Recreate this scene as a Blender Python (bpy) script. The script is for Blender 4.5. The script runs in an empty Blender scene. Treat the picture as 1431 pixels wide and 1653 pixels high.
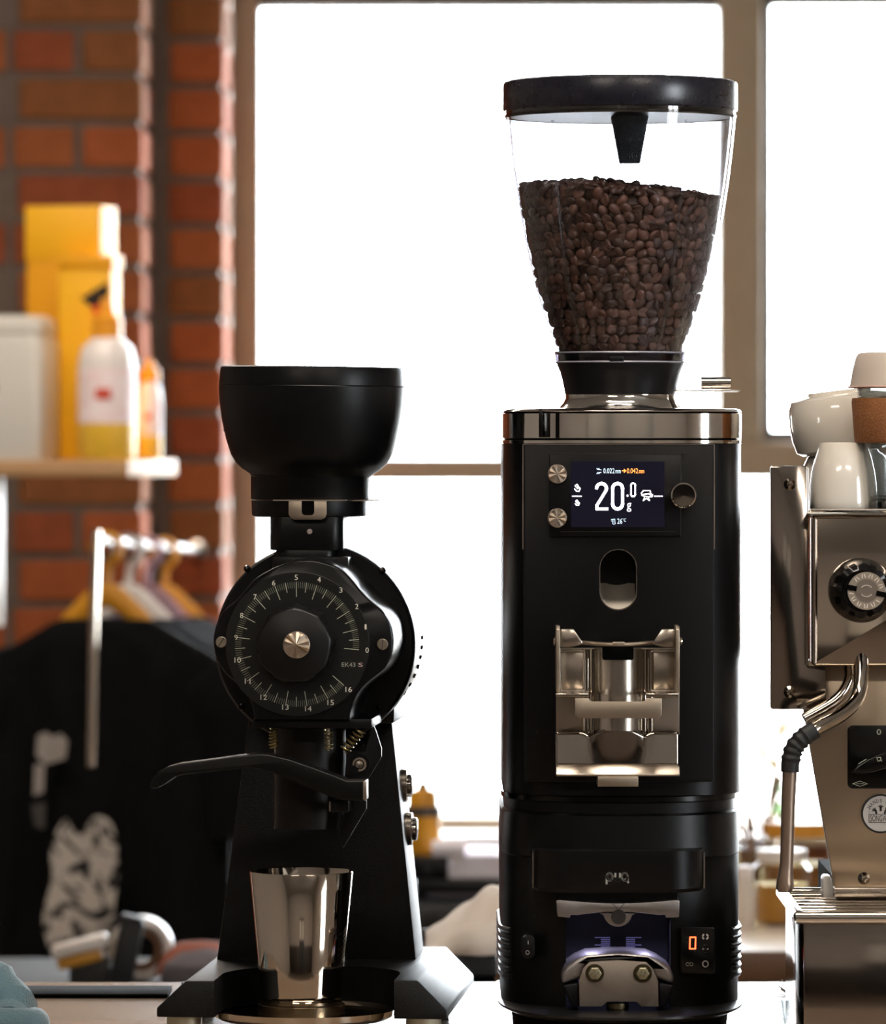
import bpy, bmesh, math, random
from mathutils import Vector, Matrix
random.seed(7)
SC = bpy.context.scene
COL = SC.collection
PI = math.pi
# ------------------------------------------------------------------ camera, world, light, exposure
F = 9000.0            # focal length in pixels of a 1431 x 1653 frame
CX, HY = 715.5, 700.0 # optical axis column, horizon row
DC = 4.5              # camera stands 4.5 m in front of the grinders (Y = 0)
ZC = 1.3825           # camera height; the counter top is at 0.9
CT = 0.9
cam_d = bpy.data.cameras.new('camera'); cam = bpy.data.objects.new('camera', cam_d); COL.objects.link(cam)
cam.location = (0, -DC, ZC); cam.rotation_euler = (PI/2, 0, 0)
cam_d.sensor_fit = 'HORIZONTAL'; cam_d.sensor_width = 36; cam_d.lens = 36*F/1431
cam_d.shift_x = 0; cam_d.shift_y = -(826.5-HY)/1431
cam_d.clip_end = 200
cam_d.dof.use_dof = True; cam_d.dof.focus_distance = DC-0.09
cam_d.dof.aperture_fstop = (cam_d.lens/1000)/0.018
SC.camera = cam
w = bpy.data.worlds.new('sky'); SC.world = w; w.use_nodes = True
bgn = w.node_tree.nodes['Background']; bgn.inputs[0].default_value = (0.95, 0.98, 1.0, 1); bgn.inputs[1].default_value = 17.0
SC.view_settings.view_transform = 'Standard'; SC.view_settings.look = 'None'
SC.view_settings.exposure = 0.6; SC.view_settings.gamma = 1.0; SC.view_settings.use_curve_mapping = False
SC.cycles.use_denoising = True; SC.cycles.max_bounces = 10; SC.cycles.transparent_max_bounces = 16
SC.cycles.sample_clamp_indirect = 6.0; SC.cycles.caustics_reflective = False; SC.cycles.caustics_refractive = False

# ------------------------------------------------------------------ materials
MATS = {}
def srgb(h):
    h = h.lstrip('#'); out = []
    for i in (0, 2, 4):
        c = int(h[i:i+2], 16)/255
        out.append(c/12.92 if c <= 0.04045 else ((c+0.055)/1.055)**2.4)
    return tuple(out)
def M(name, col='#808080', rough=0.5, metal=0.0, var=0.08, scale=40.0, bump=0.0, bscale=None, stretch=None,
      emit=None, es=0.0, coat=0.0, aniso=0.0, spec=0.5, col2=None, trans=0.0, sheen=0.0):
    if name in MATS: return MATS[name]
    m = bpy.data.materials.new(name); m.use_nodes = True; nt = m.node_tree; N = nt.nodes; b = N['Principled BSDF']
    c = srgb(col) if isinstance(col, str) else col
    c2 = srgb(col2) if col2 else tuple(x*(1-var) for x in c)
    tc = N.new('ShaderNodeTexCoord'); mp = N.new('ShaderNodeMapping')
    if stretch: mp.inputs['Scale'].default_value = stretch
    nt.links.new(tc.outputs['Object'], mp.inputs[0])
    no = N.new('ShaderNodeTexNoise'); no.inputs['Scale'].default_value = scale; no.inputs['Detail'].default_value = 4
    nt.links.new(mp.outputs[0], no.inputs['Vector'])
    mx = N.new('ShaderNodeMix'); mx.data_type = 'RGBA'
    mx.inputs['A'].default_value = (*c, 1); mx.inputs['B'].default_value = (*c2, 1)
    nt.links.new(no.outputs[0], mx.inputs['Factor']); nt.links.new(mx.outputs['Result'], b.inputs['Base Color'])
    mr = N.new('ShaderNodeMapRange'); mr.inputs['To Min'].default_value = rough*0.88; mr.inputs['To Max'].default_value = min(1, rough*1.12)
    nt.links.new(no.outputs[0], mr.inputs[0]); nt.links.new(mr.outputs[0], b.inputs['Roughness'])
    b.inputs['Metallic'].default_value = metal
    b.inputs['Specular IOR Level'].default_value = spec
    b.inputs['Coat Weight'].default_value = coat; b.inputs['Coat Roughness'].default_value = 0.08
    b.inputs['Anisotropic'].default_value = aniso
    b.inputs['Sheen Weight'].default_value = sheen
    b.inputs['Transmission Weight'].default_value = trans
    if emit: b.inputs['Emission Color'].default_value = (*srgb(emit), 1); b.inputs['Emission Strength'].default_value = es
    if bump:
        bp = N.new('ShaderNodeBump'); bp.inputs['Strength'].default_value = bump; bp.inputs['Distance'].default_value = 0.002
        if bscale:
            n2 = N.new('ShaderNodeTexNoise'); n2.inputs['Scale'].default_value = bscale; n2.inputs['Detail'].default_value = 3
            nt.links.new(mp.outputs[0], n2.inputs['Vector']); nt.links.new(n2.outputs[0], bp.inputs['Height'])
        else: nt.links.new(no.outputs[0], bp.inputs['Height'])
        nt.links.new(bp.outputs[0], b.inputs['Normal'])
    MATS[name] = m
    return m
def clear_mat(name, tint='#ffffff', refl=0.06, rough=0.03, edge=0.9):
    """thin clear wall: mostly transmitted, reflecting more at grazing angles"""
    if name in MATS: return MATS[name]
    m = bpy.data.materials.new(name); m.use_nodes = True; nt = m.node_tree; N = nt.nodes
    for n in list(N):
        if n.type != 'OUTPUT_MATERIAL': N.remove(n)
    out = [n for n in N if n.type == 'OUTPUT_MATERIAL'][0]
    tr = N.new('ShaderNodeBsdfTransparent')
    lwa = N.new('ShaderNodeLayerWeight'); lwa.inputs[0].default_value = .5; pw = N.new('ShaderNodeMath'); pw.operation = 'POWER'; pw.inputs[1].default_value = 6.0
    tmx = N.new('ShaderNodeMix'); tmx.data_type = 'RGBA'; tmx.inputs['A'].default_value = (*srgb(tint), 1); tmx.inputs['B'].default_value = (*[c*edge for c in srgb(tint)], 1)
    nt.links.new(lwa.outputs['Facing'], pw.inputs[0]); nt.links.new(pw.outputs[0], tmx.inputs['Factor']); nt.links.new(tmx.outputs['Result'], tr.inputs[0])
    gl = N.new('ShaderNodeBsdfGlossy'); gl.inputs['Roughness'].default_value = rough
    lw0 = N.new('ShaderNodeLayerWeight'); lw0.inputs[0].default_value = .5
    lw = N.new('ShaderNodeMath'); lw.operation = 'POWER'; lw.inputs[1].default_value = 4.0; nt.links.new(lw0.outputs['Facing'], lw.inputs[0])
    geo = N.new('ShaderNodeNewGeometry')
    no = N.new('ShaderNodeTexNoise'); no.inputs['Scale'].default_value = 60
    mu = N.new('ShaderNodeMath'); mu.operation = 'MULTIPLY_ADD'; mu.inputs[1].default_value = 0.02; mu.inputs[2].default_value = refl-0.05
    nt.links.new(no.outputs[0], mu.inputs[0])
    ad = N.new('ShaderNodeMath'); ad.operation = 'ADD'; ad.use_clamp = True
    nt.links.new(lw.outputs[0], ad.inputs[0]); nt.links.new(mu.outputs[0], ad.inputs[1])
    mix = N.new('ShaderNodeMixShader')
    nt.links.new(ad.outputs[0], mix.inputs[0]); nt.links.new(tr.outputs[0], mix.inputs[1]); nt.links.new(gl.outputs[0], mix.inputs[2])
    nt.links.new(mix.outputs[0], out.inputs[0])
    MATS[name] = m
    return m

BLACK = M('black_satin_paint', (0.0022, 0.0022, 0.0024), 0.36, spec=0.2, var=0.2, scale=300, bump=0.04)
BLACKT = M('black_textured_paint', (0.0035, 0.0035, 0.0035), 0.42, spec=0.2, var=0.3, scale=900, bump=0.25)
GLOSSB = M('black_gloss_enamel', (0.002, 0.002, 0.002), 0.2, var=0.2, scale=100, spec=0.3)
PLASTB = M('black_plastic', (0.003, 0.003, 0.004), 0.38, spec=0.2, var=0.2, scale=200)
LIDB = M('blue_black_plastic', (0.007, 0.007, 0.013), 0.28, var=0.2, scale=200)
RUBBER = M('black_rubber', (0.004, 0.004, 0.004), 0.6, var=0.3, scale=300, bump=0.1)
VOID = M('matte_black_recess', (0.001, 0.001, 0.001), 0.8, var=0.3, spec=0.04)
CHROME = M('polished_chrome', '#d9d4cc', 0.09, 1.0, var=0.05, scale=8)
STEEL = M('brushed_steel', '#b9b0a4', 0.24, 1.0, var=0.05, scale=30, stretch=(20, 20, 1))
STEELH = M('brushed_steel_level', '#b4aa9c', 0.3, 1.0, var=0.04, scale=20, stretch=(1, 30, 30))
STEELP = M('mirror_steel', '#c0b5a6', 0.07, 1.0, var=0.04, scale=10)
SATIN = M('satin_steel', '#a89c8c', 0.42, 1.0, var=0.06, scale=300)
CAST = M('cast_aluminium', '#8e8a88', 0.4, 0.9, var=0.12, scale=500, bump=0.08)
SPUN = M('spun_metal', '#c9b9a6', 0.28, 1.0, var=0.2, scale=6, aniso=0.8)
PRINTW = M('white_print', '#cfcdbd', 0.6)
PRINTG = M('green_white_print', '#b3b7a0', 0.6)
SCREEN = M('lit_screen', (0.004, 0.004, 0.007), 0.2, spec=.2, emit='#2a2740', es=0.12, scale=60)
LITW = M('lit_white_pixels', '#ffffff', 0.5, emit='#f4efff', es=2.4)
LITB = M('lit_pale_blue_pixels', '#cfe4f4', 0.5, emit='#bfd8ea', es=0.8)
LITO = M('lit_orange_pixels', '#ff9a55', 0.5, emit='#ff9440', es=1.5)
LITR = M('lit_red_segments', '#ff4a20', 0.5, emit='#ff5a30', es=2.6)

# ------------------------------------------------------------------ mesh helpers
def join(*ms):
    V, Fc = [], []
    for v, f in ms:
        o = len(V); V += [tuple(p) for p in v]; Fc += [tuple(i+o for i in q) for q in f]
    return V, Fc
def box(x0, x1, y0, y1, z0, z1):
    if x0 > x1: x0, x1 = x1, x0
    if y0 > y1: y0, y1 = y1, y0
    if z0 > z1: z0, z1 = z1, z0
    v = [(x0,y0,z0),(x1,y0,z0),(x1,y1,z0),(x0,y1,z0),(x0,y0,z1),(x1,y0,z1),(x1,y1,z1),(x0,y1,z1)]
    return v, [(3,2,1,0),(4,5,6,7),(0,1,5,4),(1,2,6,5),(2,3,7,6),(3,0,4,7)]
def lathe(prof, c=(0,0,0), seg=48, axis='z', a0=0.0, a1=2*PI, close=True):
    """prof: list of (radius, height)"""
    full = abs(a1-a0-2*PI) < 1e-6
    n = seg if full else seg+1
    V, Fc = [], []
    for r, h in prof:
        for i in range(n):
            a = a0+(a1-a0)*i/seg
            x, y = r*math.cos(a), r*math.sin(a)
            p = (x, y, h) if axis == 'z' else ((x, h, y) if axis == 'y' else (h, x, y))
            V.append((p[0]+c[0], p[1]+c[1], p[2]+c[2]))
    for k in range(len(prof)-1):
        for i in range(seg):
            j = (i+1) % n
            Fc.append((k*n+i, k*n+j, (k+1)*n+j, (k+1)*n+i))
    if close and full:
        if prof[0][0] > 1e-6: Fc.append(tuple(reversed(range(n))))
        if prof[-1][0] > 1e-6: Fc.append(tuple(range((len(prof)-1)*n, len(prof)*n)))
    return V, Fc
def prism(out, y0, y1):
    """outline of (x,z) points extruded along y"""
    n = len(out); V = [(x, y0, z) for x, z in out]+[(x, y1, z) for x, z in out]
    Fc = [tuple(range(n)), tuple(reversed(range(n, 2*n)))]
    for i in range(n): j = (i+1) % n; Fc.append((i, n+i, n+j, j))
    return V, Fc
def prismx(out, x0, x1):
    n = len(out); V = [(x0, y, z) for y, z in out]+[(x1, y, z) for y, z in out]
    Fc = [tuple(range(n)), tuple(reversed(range(n, 2*n)))]
    for i in range(n): j = (i+1) % n; Fc.append((i, n+i, n+j, j))
    return V, Fc
def loftz(secs, cap=True):
    """secs: list of (list of (x,y), z)"""
    n = len(secs[0][0]); V = []; Fc = []
    for o, z in secs: V += [(x, y, z) for x, y in o]
    for k in range(len(secs)-1):
        for i in range(n):
            j = (i+1) % n; Fc.append((k*n+i, k*n+j, (k+1)*n+j, (k+1)*n+i))
    if cap: Fc.append(tuple(reversed(range(n)))); Fc.append(tuple(range((len(secs)-1)*n, len(secs)*n)))
    return V, Fc
def tube(pts, r, seg=12, flat=None):
    """swept tube through pts; r number or list; flat = (a,b) section scale"""
    P = [Vector(p) for p in pts]; n = len(P); R = r if isinstance(r, (list, tuple)) else [r]*n
    V, Fc = [], []
    up = Vector((0, 0, 1)); t0 = (P[1]-P[0]).normalized()
    if abs(t0.dot(up)) > 0.9: up = Vector((0, 1, 0))
    nrm = (up-t0*up.dot(t0)).normalized()
    for i in range(n):
        t = (P[min(i+1, n-1)]-P[max(i-1, 0)]).normalized()
        nrm = (nrm-t*nrm.dot(t)).normalized(); bn = t.cross(nrm)
        a_, b_ = flat if flat else (1, 1)
        for k in range(seg):
            a = 2*PI*k/seg
            V.append(tuple(P[i]+nrm*(R[i]*a_*math.cos(a))+bn*(R[i]*b_*math.sin(a))))
    for i in range(n-1):
        for k in range(seg):
            j = (k+1) % seg; Fc.append((i*seg+k, i*seg+j, (i+1)*seg+j, (i+1)*seg+k))
    Fc.append(tuple(reversed(range(seg)))); Fc.append(tuple(range((n-1)*seg, n*seg)))
    return V, Fc
def smooth_path(pts, sub=6):
    P = [Vector(p) for p in pts]; out = []
    for i in range(len(P)-1):
        p0 = P[max(i-1, 0)]; p1 = P[i]; p2 = P[i+1]; p3 = P[min(i+2, len(P)-1)]
        for k in range(sub):
            t = k/sub
            out.append(0.5*((2*p1)+(p2-p0)*t+(2*p0-5*p1+4*p2-p3)*t*t+(3*p1-p0-3*p2+p3)*t**3))
    out.append(P[-1]); return out
def xform(m, mat):
    return [tuple(mat @ Vector(p)) for p in m[0]], m[1]
def rrect(x0, x1, z0, z1, r, n=5):
    if x0 > x1: x0, x1 = x1, x0
    if z0 > z1: z0, z1 = z1, z0
    o = []
    for cx, cz, a in ((x1-r, z1-r, 0), (x0+r, z1-r, PI/2), (x0+r, z0+r, PI), (x1-r, z0+r, 1.5*PI)):
        for k in range(n+1): t = a+PI/2*k/n; o.append((cx+r*math.cos(t), cz+r*math.sin(t)))
    return o
def ring_prism(outer, inner, y0, y1):
    n = len(outer); V = [(x, y0, z) for x, z in outer]+[(x, y0, z) for x, z in inner]+[(x, y1, z) for x, z in outer]+[(x, y1, z) for x, z in inner]
    Fc = []
    for i in range(n):
        j = (i+1) % n
        Fc += [(i, j, n+j, n+i), (2*n+j, 2*n+i, 3*n+i, 3*n+j), (j, i, 2*n+i, 2*n+j), (n+i, n+j, 3*n+j, 3*n+i)]
    return V, Fc
def strokes(lines, wd, y0, y1):
    """flat line work: lines of (x,z) points with width wd as thin raised print"""
    ms = []
    for ln in lines:
        for a, b in zip(ln[:-1], ln[1:]):
            d = Vector((b[0]-a[0], b[1]-a[1])); L = d.length
            if L < 1e-9: continue
            d /= L; n = Vector((-d.y, d.x))*wd/2; e = d*wd*0.3
            ms.append(prism([(a[0]-e.x+n.x, a[1]-e.y+n.y), (a[0]-e.x-n.x, a[1]-e.y-n.y), (b[0]+e.x-n.x, b[1]+e.y-n.y), (b[0]+e.x+n.x, b[1]+e.y+n.y)], y0, y1))
    return join(*ms)
def disc_y(cx, cz, r, y0, y1, seg=32, bev=0.0):
    """disc facing -Y, from y0 (front) to y1 (back)"""
    if bev: return lathe([(r-bev, y0), (r, y0+bev), (r, y1)], (cx, 0, cz), seg, 'y')
    return lathe([(r, y0), (r, y1)], (cx, 0, cz), seg, 'y')
def mesh(name, m, mat, bevel=0.0, bseg=2, sharp=35):
    bm = bmesh.new(); vs = [bm.verts.new(p) for p in m[0]]
    for f in m[1]:
        try: bm.faces.new([vs[i] for i in f])
        except ValueError: pass
    bmesh.ops.recalc_face_normals(bm, faces=bm.faces)
    if bevel:
        ed = [e for e in bm.edges if len(e.link_faces) == 2 and e.calc_face_angle(0) > math.radians(28)]
        bmesh.ops.bevel(bm, geom=ed, offset=bevel, segments=bseg, profile=0.5, affect='EDGES', clamp_overlap=True)
    me = bpy.data.meshes.new(name); bm.to_mesh(me); bm.free()
    me.materials.append(mat); me.shade_smooth(); me.set_sharp_from_angle(angle=math.radians(sharp))
    return me
def obj(name, m, mat, parent=None, bevel=0.0, bseg=2, sharp=35, label=None):
    me = m if isinstance(m, bpy.types.Mesh) else mesh(name, m, mat, bevel, bseg, sharp)
    o = bpy.data.objects.new(name, me); COL.objects.link(o)
    if parent: o.parent = parent
    if label: o['label'] = label
    return o
def tag(o, label, cat, group=None, kind=None):
    o['label'] = label; o['category'] = cat
    if group: o['group'] = group
    if kind: o['kind'] = kind
    return o
def struct(o):
    o['kind'] = 'structure'; return o
def cut(o, *cutters):
    for c in cutters:
        t = bpy.data.objects.new('cutter', mesh('cutter', c, VOID)); COL.objects.link(t); t.parent = o.parent
        md = o.modifiers.new('b', 'BOOLEAN'); md.operation = 'DIFFERENCE'; md.solver = 'EXACT'; md.object = t
        bpy.context.view_layer.update()
        me = bpy.data.meshes.new_from_object(o.evaluated_get(bpy.context.evaluated_depsgraph_get()))
        o.modifiers.clear(); o.data = me; bpy.data.objects.remove(t)
        me.shade_smooth(); me.set_sharp_from_angle(angle=math.radians(35))
class Thing:
    """an Empty at the thing's base plus a ruler from photograph pixels to its own frame"""
    def __init__(s, name, label, cat, px, Y, z, rz=0.0, group=None):
        s.Y, s.rz = Y, rz; s.X = (px-CX)/F*(DC+Y); s.z = z
        s.o = bpy.data.objects.new(name, None); COL.objects.link(s.o); s.o.empty_display_size = 0.02
        s.o.location = (s.X, Y, z); s.o.rotation_euler = (0, 0, rz); tag(s.o, label, cat, group)
        s.c, s.s = math.cos(rz), math.sin(rz)
    def x(s, px, y=0.0):
        k = (px-CX)/F
        return (k*(DC+s.Y+y*s.c)+y*s.s-s.X)/(s.c-k*s.s)
    def p(s, px, py, y=0.0):
        x = s.x(px, y); d = DC+s.Y+x*s.s+y*s.c
        return (x, ZC-(py-HY)/F*d-s.z)
    def P(s, px, py, y=0.0):
        x, z = s.p(px, py, y); return (x, y, z)
    def k(s, y=0.0): return (DC+s.Y+y*s.c)/F
    def pts(s, L, y=0.0): return [s.p(a, b, y) for a, b in L]
    def bx(s, px0, px1, py0, py1, y0, y1):
        a = s.p(px0, py0, y0); b = s.p(px1, py1, y0); return box(a[0], b[0], y0, y1, a[1], b[1])
    def rr(s, px0, px1, py0, py1, r, y): 
        a = s.p(px0, py0, y); b = s.p(px1, py1, y); return rrect(a[0], b[0], a[1], b[1], r*s.k(y))
    def add(s, name, m, mat, **k):
        par = k.pop('parent', None) or s.o
        return obj(name, m, mat, par, **k)
def W(px, py, Y):
    return ((px-CX)/F*(DC+Y), Y, ZC-(py-HY)/F*(DC+Y))
def text_m(s, x0, x1, z0, z1, y0, y1, res=3):
    """lettering fitted into a box on a plane facing -Y"""
    cu = bpy.data.curves.new('t', 'FONT'); cu.body = s; cu.size = 1; cu.extrude = 0.0; cu.resolution_u = res
    t = bpy.data.objects.new('t', cu); COL.objects.link(t); bpy.context.view_layer.update()
    me = bpy.data.meshes.new_from_object(t.evaluated_get(bpy.context.evaluated_depsgraph_get()))
    V = [(v.co.x, v.co.y) for v in me.vertices]; Fs = [tuple(p.vertices) for p in me.polygons]
    bpy.data.objects.remove(t); bpy.data.curves.remove(cu); bpy.data.meshes.remove(me)
    ax = min(v[0] for v in V); bx_ = max(v[0] for v in V); az = min(v[1] for v in V); bz = max(v[1] for v in V)
    return [(x0+(x-ax)/(bx_-ax)*(x1-x0), y0, z0+(z-az)/(bz-az)*(z1-z0)) for x, z in V], Fs
def ttext(T, s, px0, px1, py0, py1, y):
    a = T.p(px0, py1, y); b = T.p(px1, py0, y); return text_m(s, a[0], b[0], a[1], b[1], y, y)
def rot_text(m, cx, cz, ang):
    V = []
    for x, y, z in m[0]:
        dx, dz = x-cx, z-cz; V.append((cx+dx*math.cos(ang)-dz*math.sin(ang), y, cz+dx*math.sin(ang)+dz*math.cos(ang)))
    return V, m[1]
def arc_text(s, cx, cz, r, h, a_mid, step, y, wid, flip=False):
    """letters set around an arc; a_mid in radians at the middle letter"""
    ms = []; n = len(s)
    for i, ch in enumerate(s):
        if ch == ' ': continue
        off = (i-(n-1)/2)*step
        a = a_mid-off if not flip else a_mid+off
        px, pz = cx+r*math.cos(a), cz+r*math.sin(a)
        w_ = wid*(0.45 if ch in 'I1.' else 1)
        hh = h if ch not in '.' else h*0.25
        m = text_m(ch, px-w_/2, px+w_/2, pz-hh/2, pz+hh/2, y, y, 2)
        ms.append(rot_text(m, px, pz, a-PI/2 if not flip else a+PI/2))
    return join(*ms)

# ------------------------------------------------------------------ the room
XL, XR, YF, YW, ZT = -4.0, 3.6, -7.0, 6.15, 3.2
PLASTER = M('warm_plaster', '#a59b92', 0.85, var=0.06, scale=3, bump=0.05)
CEILM = M('ceiling_paint', '#b3aea8', 0.9, var=0.05, scale=3)
FLOORM = M('concrete_floor', '#6a5d52', 0.55, var=0.25, scale=3, bump=0.05)
MORTAR = M('grey_mortar', '#6e6057', 0.95, var=0.3, scale=30, bump=0.4)
BRICKS = [M('brick_'+n, a, 0.85, col2=b, scale=18, bump=0.35, bscale=70) for n, a, b in
          (('orange', '#a2582c', '#7c4420'), ('red', '#984a26', '#70361c'), ('brown', '#8c5228', '#68401e'), ('rust', '#a6562a', '#80401e'))]
FRAMEM = M('brown_window_paint', '#ab9c86', 0.55, var=0.12, scale=20, bump=0.05)
FRAMED = M('dark_window_gasket', '#4d4038', 0.6, var=0.1)
PANE = clear_mat('window_pane', '#fbfdff', 0.05, 0.01)
SILLW = M('white_sill_paint', '#e6ddd6', 0.5)
struct(obj('floor', box(XL-.2, XR+.2, YF-.2, YW+.4, -.1, 0), FLOORM))
struct(obj('ceiling', box(XL-.2, XR+.2, YF-.2, YW+.4, ZT, ZT+.1), CEILM))
struct(obj('wall_left', box(XL-.2, XL, YF-.2, YW+.4, 0, ZT), PLASTER))
struct(obj('wall_front', box(XL, XR, YF-.2, YF, 0, ZT), PLASTER))
DARKD = M('added_reflection_dark', '#14110f', 0.6, var=0.2, scale=6)
struct(obj('added_dark_band_1', box(XL, XR, YF, YF+.03, 0, 1.12), M('added_band_dark', '#2b221c', 0.6, var=0.3, scale=8, stretch=(6, 6, 1)), bevel=.004))  # unseen dark band added to darken the reflections in the steel
dr1 = struct(obj('added_dark_door_1', box(-.6, .84, YF+.03, YF+.09, 0, 2.2), DARKD, bevel=.004))  # unseen dark double door added to blacken reflections in the grinder fronts
for a in (-.56, .15):
    obj('added_dark_panel', box(a, a+.62, YF+.085, YF+.1, .15, 1.25), DARKD, dr1, bevel=.006)
    obj('added_pale_pane', box(a, a+.62, YF+.085, YF+.1, 1.345, 2.1), M('added_reflection_pale', '#cbc3b8', .5), dr1, bevel=.006)  # pale upper part added to brighten the reflection in the chrome ring
# right wall with a tall side window
wy0, wy1, wz0, wz1 = -3.4, -2.2, 0.9, 2.5
struct(obj('wall_right', join(box(XR, XR+.2, YF-.2, wy0, 0, ZT), box(XR, XR+.2, wy1, YW+.4, 0, ZT), box(XR, XR+.2, wy0, wy1, 0, wz0), box(XR, XR+.2, wy0, wy1, wz1, ZT)), PLASTER))
w2 = struct(obj('window_2', join(box(XR+.02, XR+.1, wy0, wy0+.06, wz0, wz1), box(XR+.02, XR+.1, wy1-.06, wy1, wz0, wz1), box(XR+.02, XR+.1, wy0, wy1, wz0, wz0+.06), box(XR+.02, XR+.1, wy0, wy1, wz1-.06, wz1), box(XR+.02, XR+.1, -2.83, -2.77, wz0, wz1)), FRAMEM))
for a, b in ((wy0+.06, -2.83), (-2.77, wy1-.06)): obj('pane', box(XR+.055, XR+.061, a, b, wz0+.06, wz1-.06), PANE, w2)

YP, YR = 5.47, 5.79
XP = W(230, 0, YP)[0]; XR2 = W(362, 0, YR)[0]; XB = -0.96
sillz = W(0, 1338, YW)[2]; headz = 2.62; winx1 = 3.2
PIT = 0.0861; Z0 = W(0, 43, YP)[2]
ww = struct(obj('wall_window', join(box(XB, XP-.008, YP+.008, YW+.2, 0, ZT), box(XP-.008, XR2-.008, YR+.008, YW+.2, 0, ZT),
     box(XR2-.008, winx1, YW-.12+.008, YW+.2, 0, sillz-.02), box(XR2-.008, winx1, YW-.05, YW+.2, headz, ZT), box(winx1, XR, YW-.05, YW+.2, 0, ZT)), MORTAR))
# far stretch of brickwork out of the frame: courses in the material
bm_ = bpy.data.materials.new('distant_brickwork'); bm_.use_nodes = True
bt = bm_.node_tree.nodes.new('ShaderNodeTexBrick'); tcn = bm_.node_tree.nodes.new('ShaderNodeTexCoord')
mpn = bm_.node_tree.nodes.new('ShaderNodeMapping'); mpn.inputs['Rotation'].default_value = (PI/2, 0, 0)
bm_.node_tree.links.new(tcn.outputs['Object'], mpn.inputs[0]); bm_.node_tree.links.new(mpn.outputs[0], bt.inputs['Vector'])
bt.inputs['Color1'].default_value = (*srgb('#a8552c'), 1); bt.inputs['Color2'].default_value = (*srgb('#8a4220'), 1); bt.inputs['Mortar'].default_value = (*srgb('#5d5148'), 1)
bt.inputs['Scale'].default_value = 1; bt.inputs['Brick Width'].default_value = .238; bt.inputs['Row Height'].default_value = PIT; bt.inputs['Mortar Size'].default_value = .006
bm_.node_tree.links.new(bt.outputs['Color'], bm_.node_tree.nodes['Principled BSDF'].inputs['Base Color']); bm_.node_tree.nodes['Principled BSDF'].inputs['Roughness'].default_value = .85
obj('brickwork', box(XL, XB, YP, YW+.2, 0, ZT), bm_, ww)
BM = {}
def brick(x0, x1, y0, y1, z0, z1):
    key = (round(x1-x0, 3), round(y1-y0, 3), round(z1-z0, 3), random.randrange(4))
    if key not in BM:
        a, b, c = key[0]/2, key[1]/2, key[2]/2
        BM[key] = mesh('brick', box(-a, a, -b, b, -c, c), BRICKS[key[3]], bevel=.004, bseg=1)
    o = obj('brick', BM[key], None, ww); o.location = ((x0+x1)/2+random.uniform(-.001, .001), (y0+y1)/2+random.uniform(-.0015, .0015), (z0+z1)/2)
    o.rotation_euler = (0, random.uniform(-.006, .006), random.uniform(-.006, .006))
J = .0145
for k in range(-16, 4):
    z0, z1 = Z0+k*PIT+J/2, Z0+(k+1)*PIT-J/2
    header = (k % 2 != 0)
    # pier
    x = XP; first = True
    while x > XB+.12:
        wd = .108 if header else .222
        if x-wd < XB: break
        dep = (.222 if header else .106) if first else .1
        brick(x-wd, x, YP, YP+dep, z0, z1); x -= wd+J; first = False
        if header and first is False: wd = .108
    d0 = YP+(.222 if header else .106)+J
    brick(XP-.106, XP, d0, YR-.0, z0, z1)
    # recess beside the window, its returns running back to the frame
    if header:
        brick(XR2-.1, XR2, YR, YR+.222, z0, z1); brick(XR2-.1, XR2, YR+.222+J, YW-.03, z0, z1)
    else:
        brick(XR2-.104, XR2, YR, YR+.106, z0, z1); brick(XR2-.104, XR2, YR+.106+J, YW-.03, z0, z1)
ztop = sillz-.021
for k in range(3):
    z1 = ztop-k*PIT; x = XR2+.05+(k % 2)*.1
    while x < 1.0:
        brick(x, x+.222, YW-.12, YW-.02, z1-.0745, z1); x += .222+J
# the window: brown frame, gaskets, transoms, panes
w1 = struct(obj('window_1', join(box(XR2, W(421, 0, YW)[0], YW-.03, YW+.06, sillz, headz)), FRAMEM, bevel=.004))
def wb(name, px0, px1, py0, py1, y0, y1, mat, bev=.003):
    a = W(px0, py0, YW); b = W(px1, py1, YW); return obj(name, box(a[0], b[0], YW+y0, YW+y1, a[2], b[2]), mat, w1, bevel=bev)
a = W(1158, 0, YW)[0]; b = W(1230, 0, YW)[0]
obj('mullion', box(a, b, YW-.05, YW+.06, W(0, 712, YW)[2], headz), FRAMEM, w1, bevel=.006)
obj('mullion_gasket', box(b, W(1246, 0, YW)[0], YW-.02, YW+.05, W(0, 708, YW)[2], headz), FRAMED, w1, bevel=.003)
wb('transom', 421, 1158, 739, 777, -.03, .06, FRAMEM)
a = W(1158, 712, YW); obj('transom', box(a[0], winx1, YW-.05, YW+.06, W(0, 772, YW)[2], a[2]), FRAMEM, w1, bevel=.006)
obj('transom_gasket', box(W(1228, 0, YW)[0], winx1, YW-.02, YW+.05, a[2], W(0, 694, YW)[2]), FRAMED, w1, bevel=.003)
zt = W(0, 12, YW)[2]
obj('top_rail', box(W(415, 0, YW)[0], W(1165, 0, YW)[0], YW-.03, YW+.06, zt, zt+.09), FRAMED, w1, bevel=.003)
zt2 = W(0, 8, YW)[2]
obj('top_rail', box(W(1240, 0, YW)[0], winx1, YW-.03, YW+.06, zt2, zt2+.09), FRAMED, w1, bevel=.003)
obj('head_rail', box(W(415, 0, YW)[0], winx1, YW-.03, YW+.06, headz-.05, headz), FRAMEM, w1)
wb('bottom_rail', 415, 1165, 1316, 1338, -.03, .06, FRAMEM)
obj('bottom_rail', box(W(1165, 0, YW)[0], winx1, YW-.03, YW+.06, sillz, W(0, 1329, YW)[2]), FRAMEM, w1)
obj('window_sill', box(XR2+.002, winx1, YW-.16, YW+.0, sillz-.018, sillz-.001), SILLW, w1, bevel=.004)
xs = [W(415, 0, YW)[0], W(1165, 0, YW)[0]]; ztr = W(0, 746, YW)[2]
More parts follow.
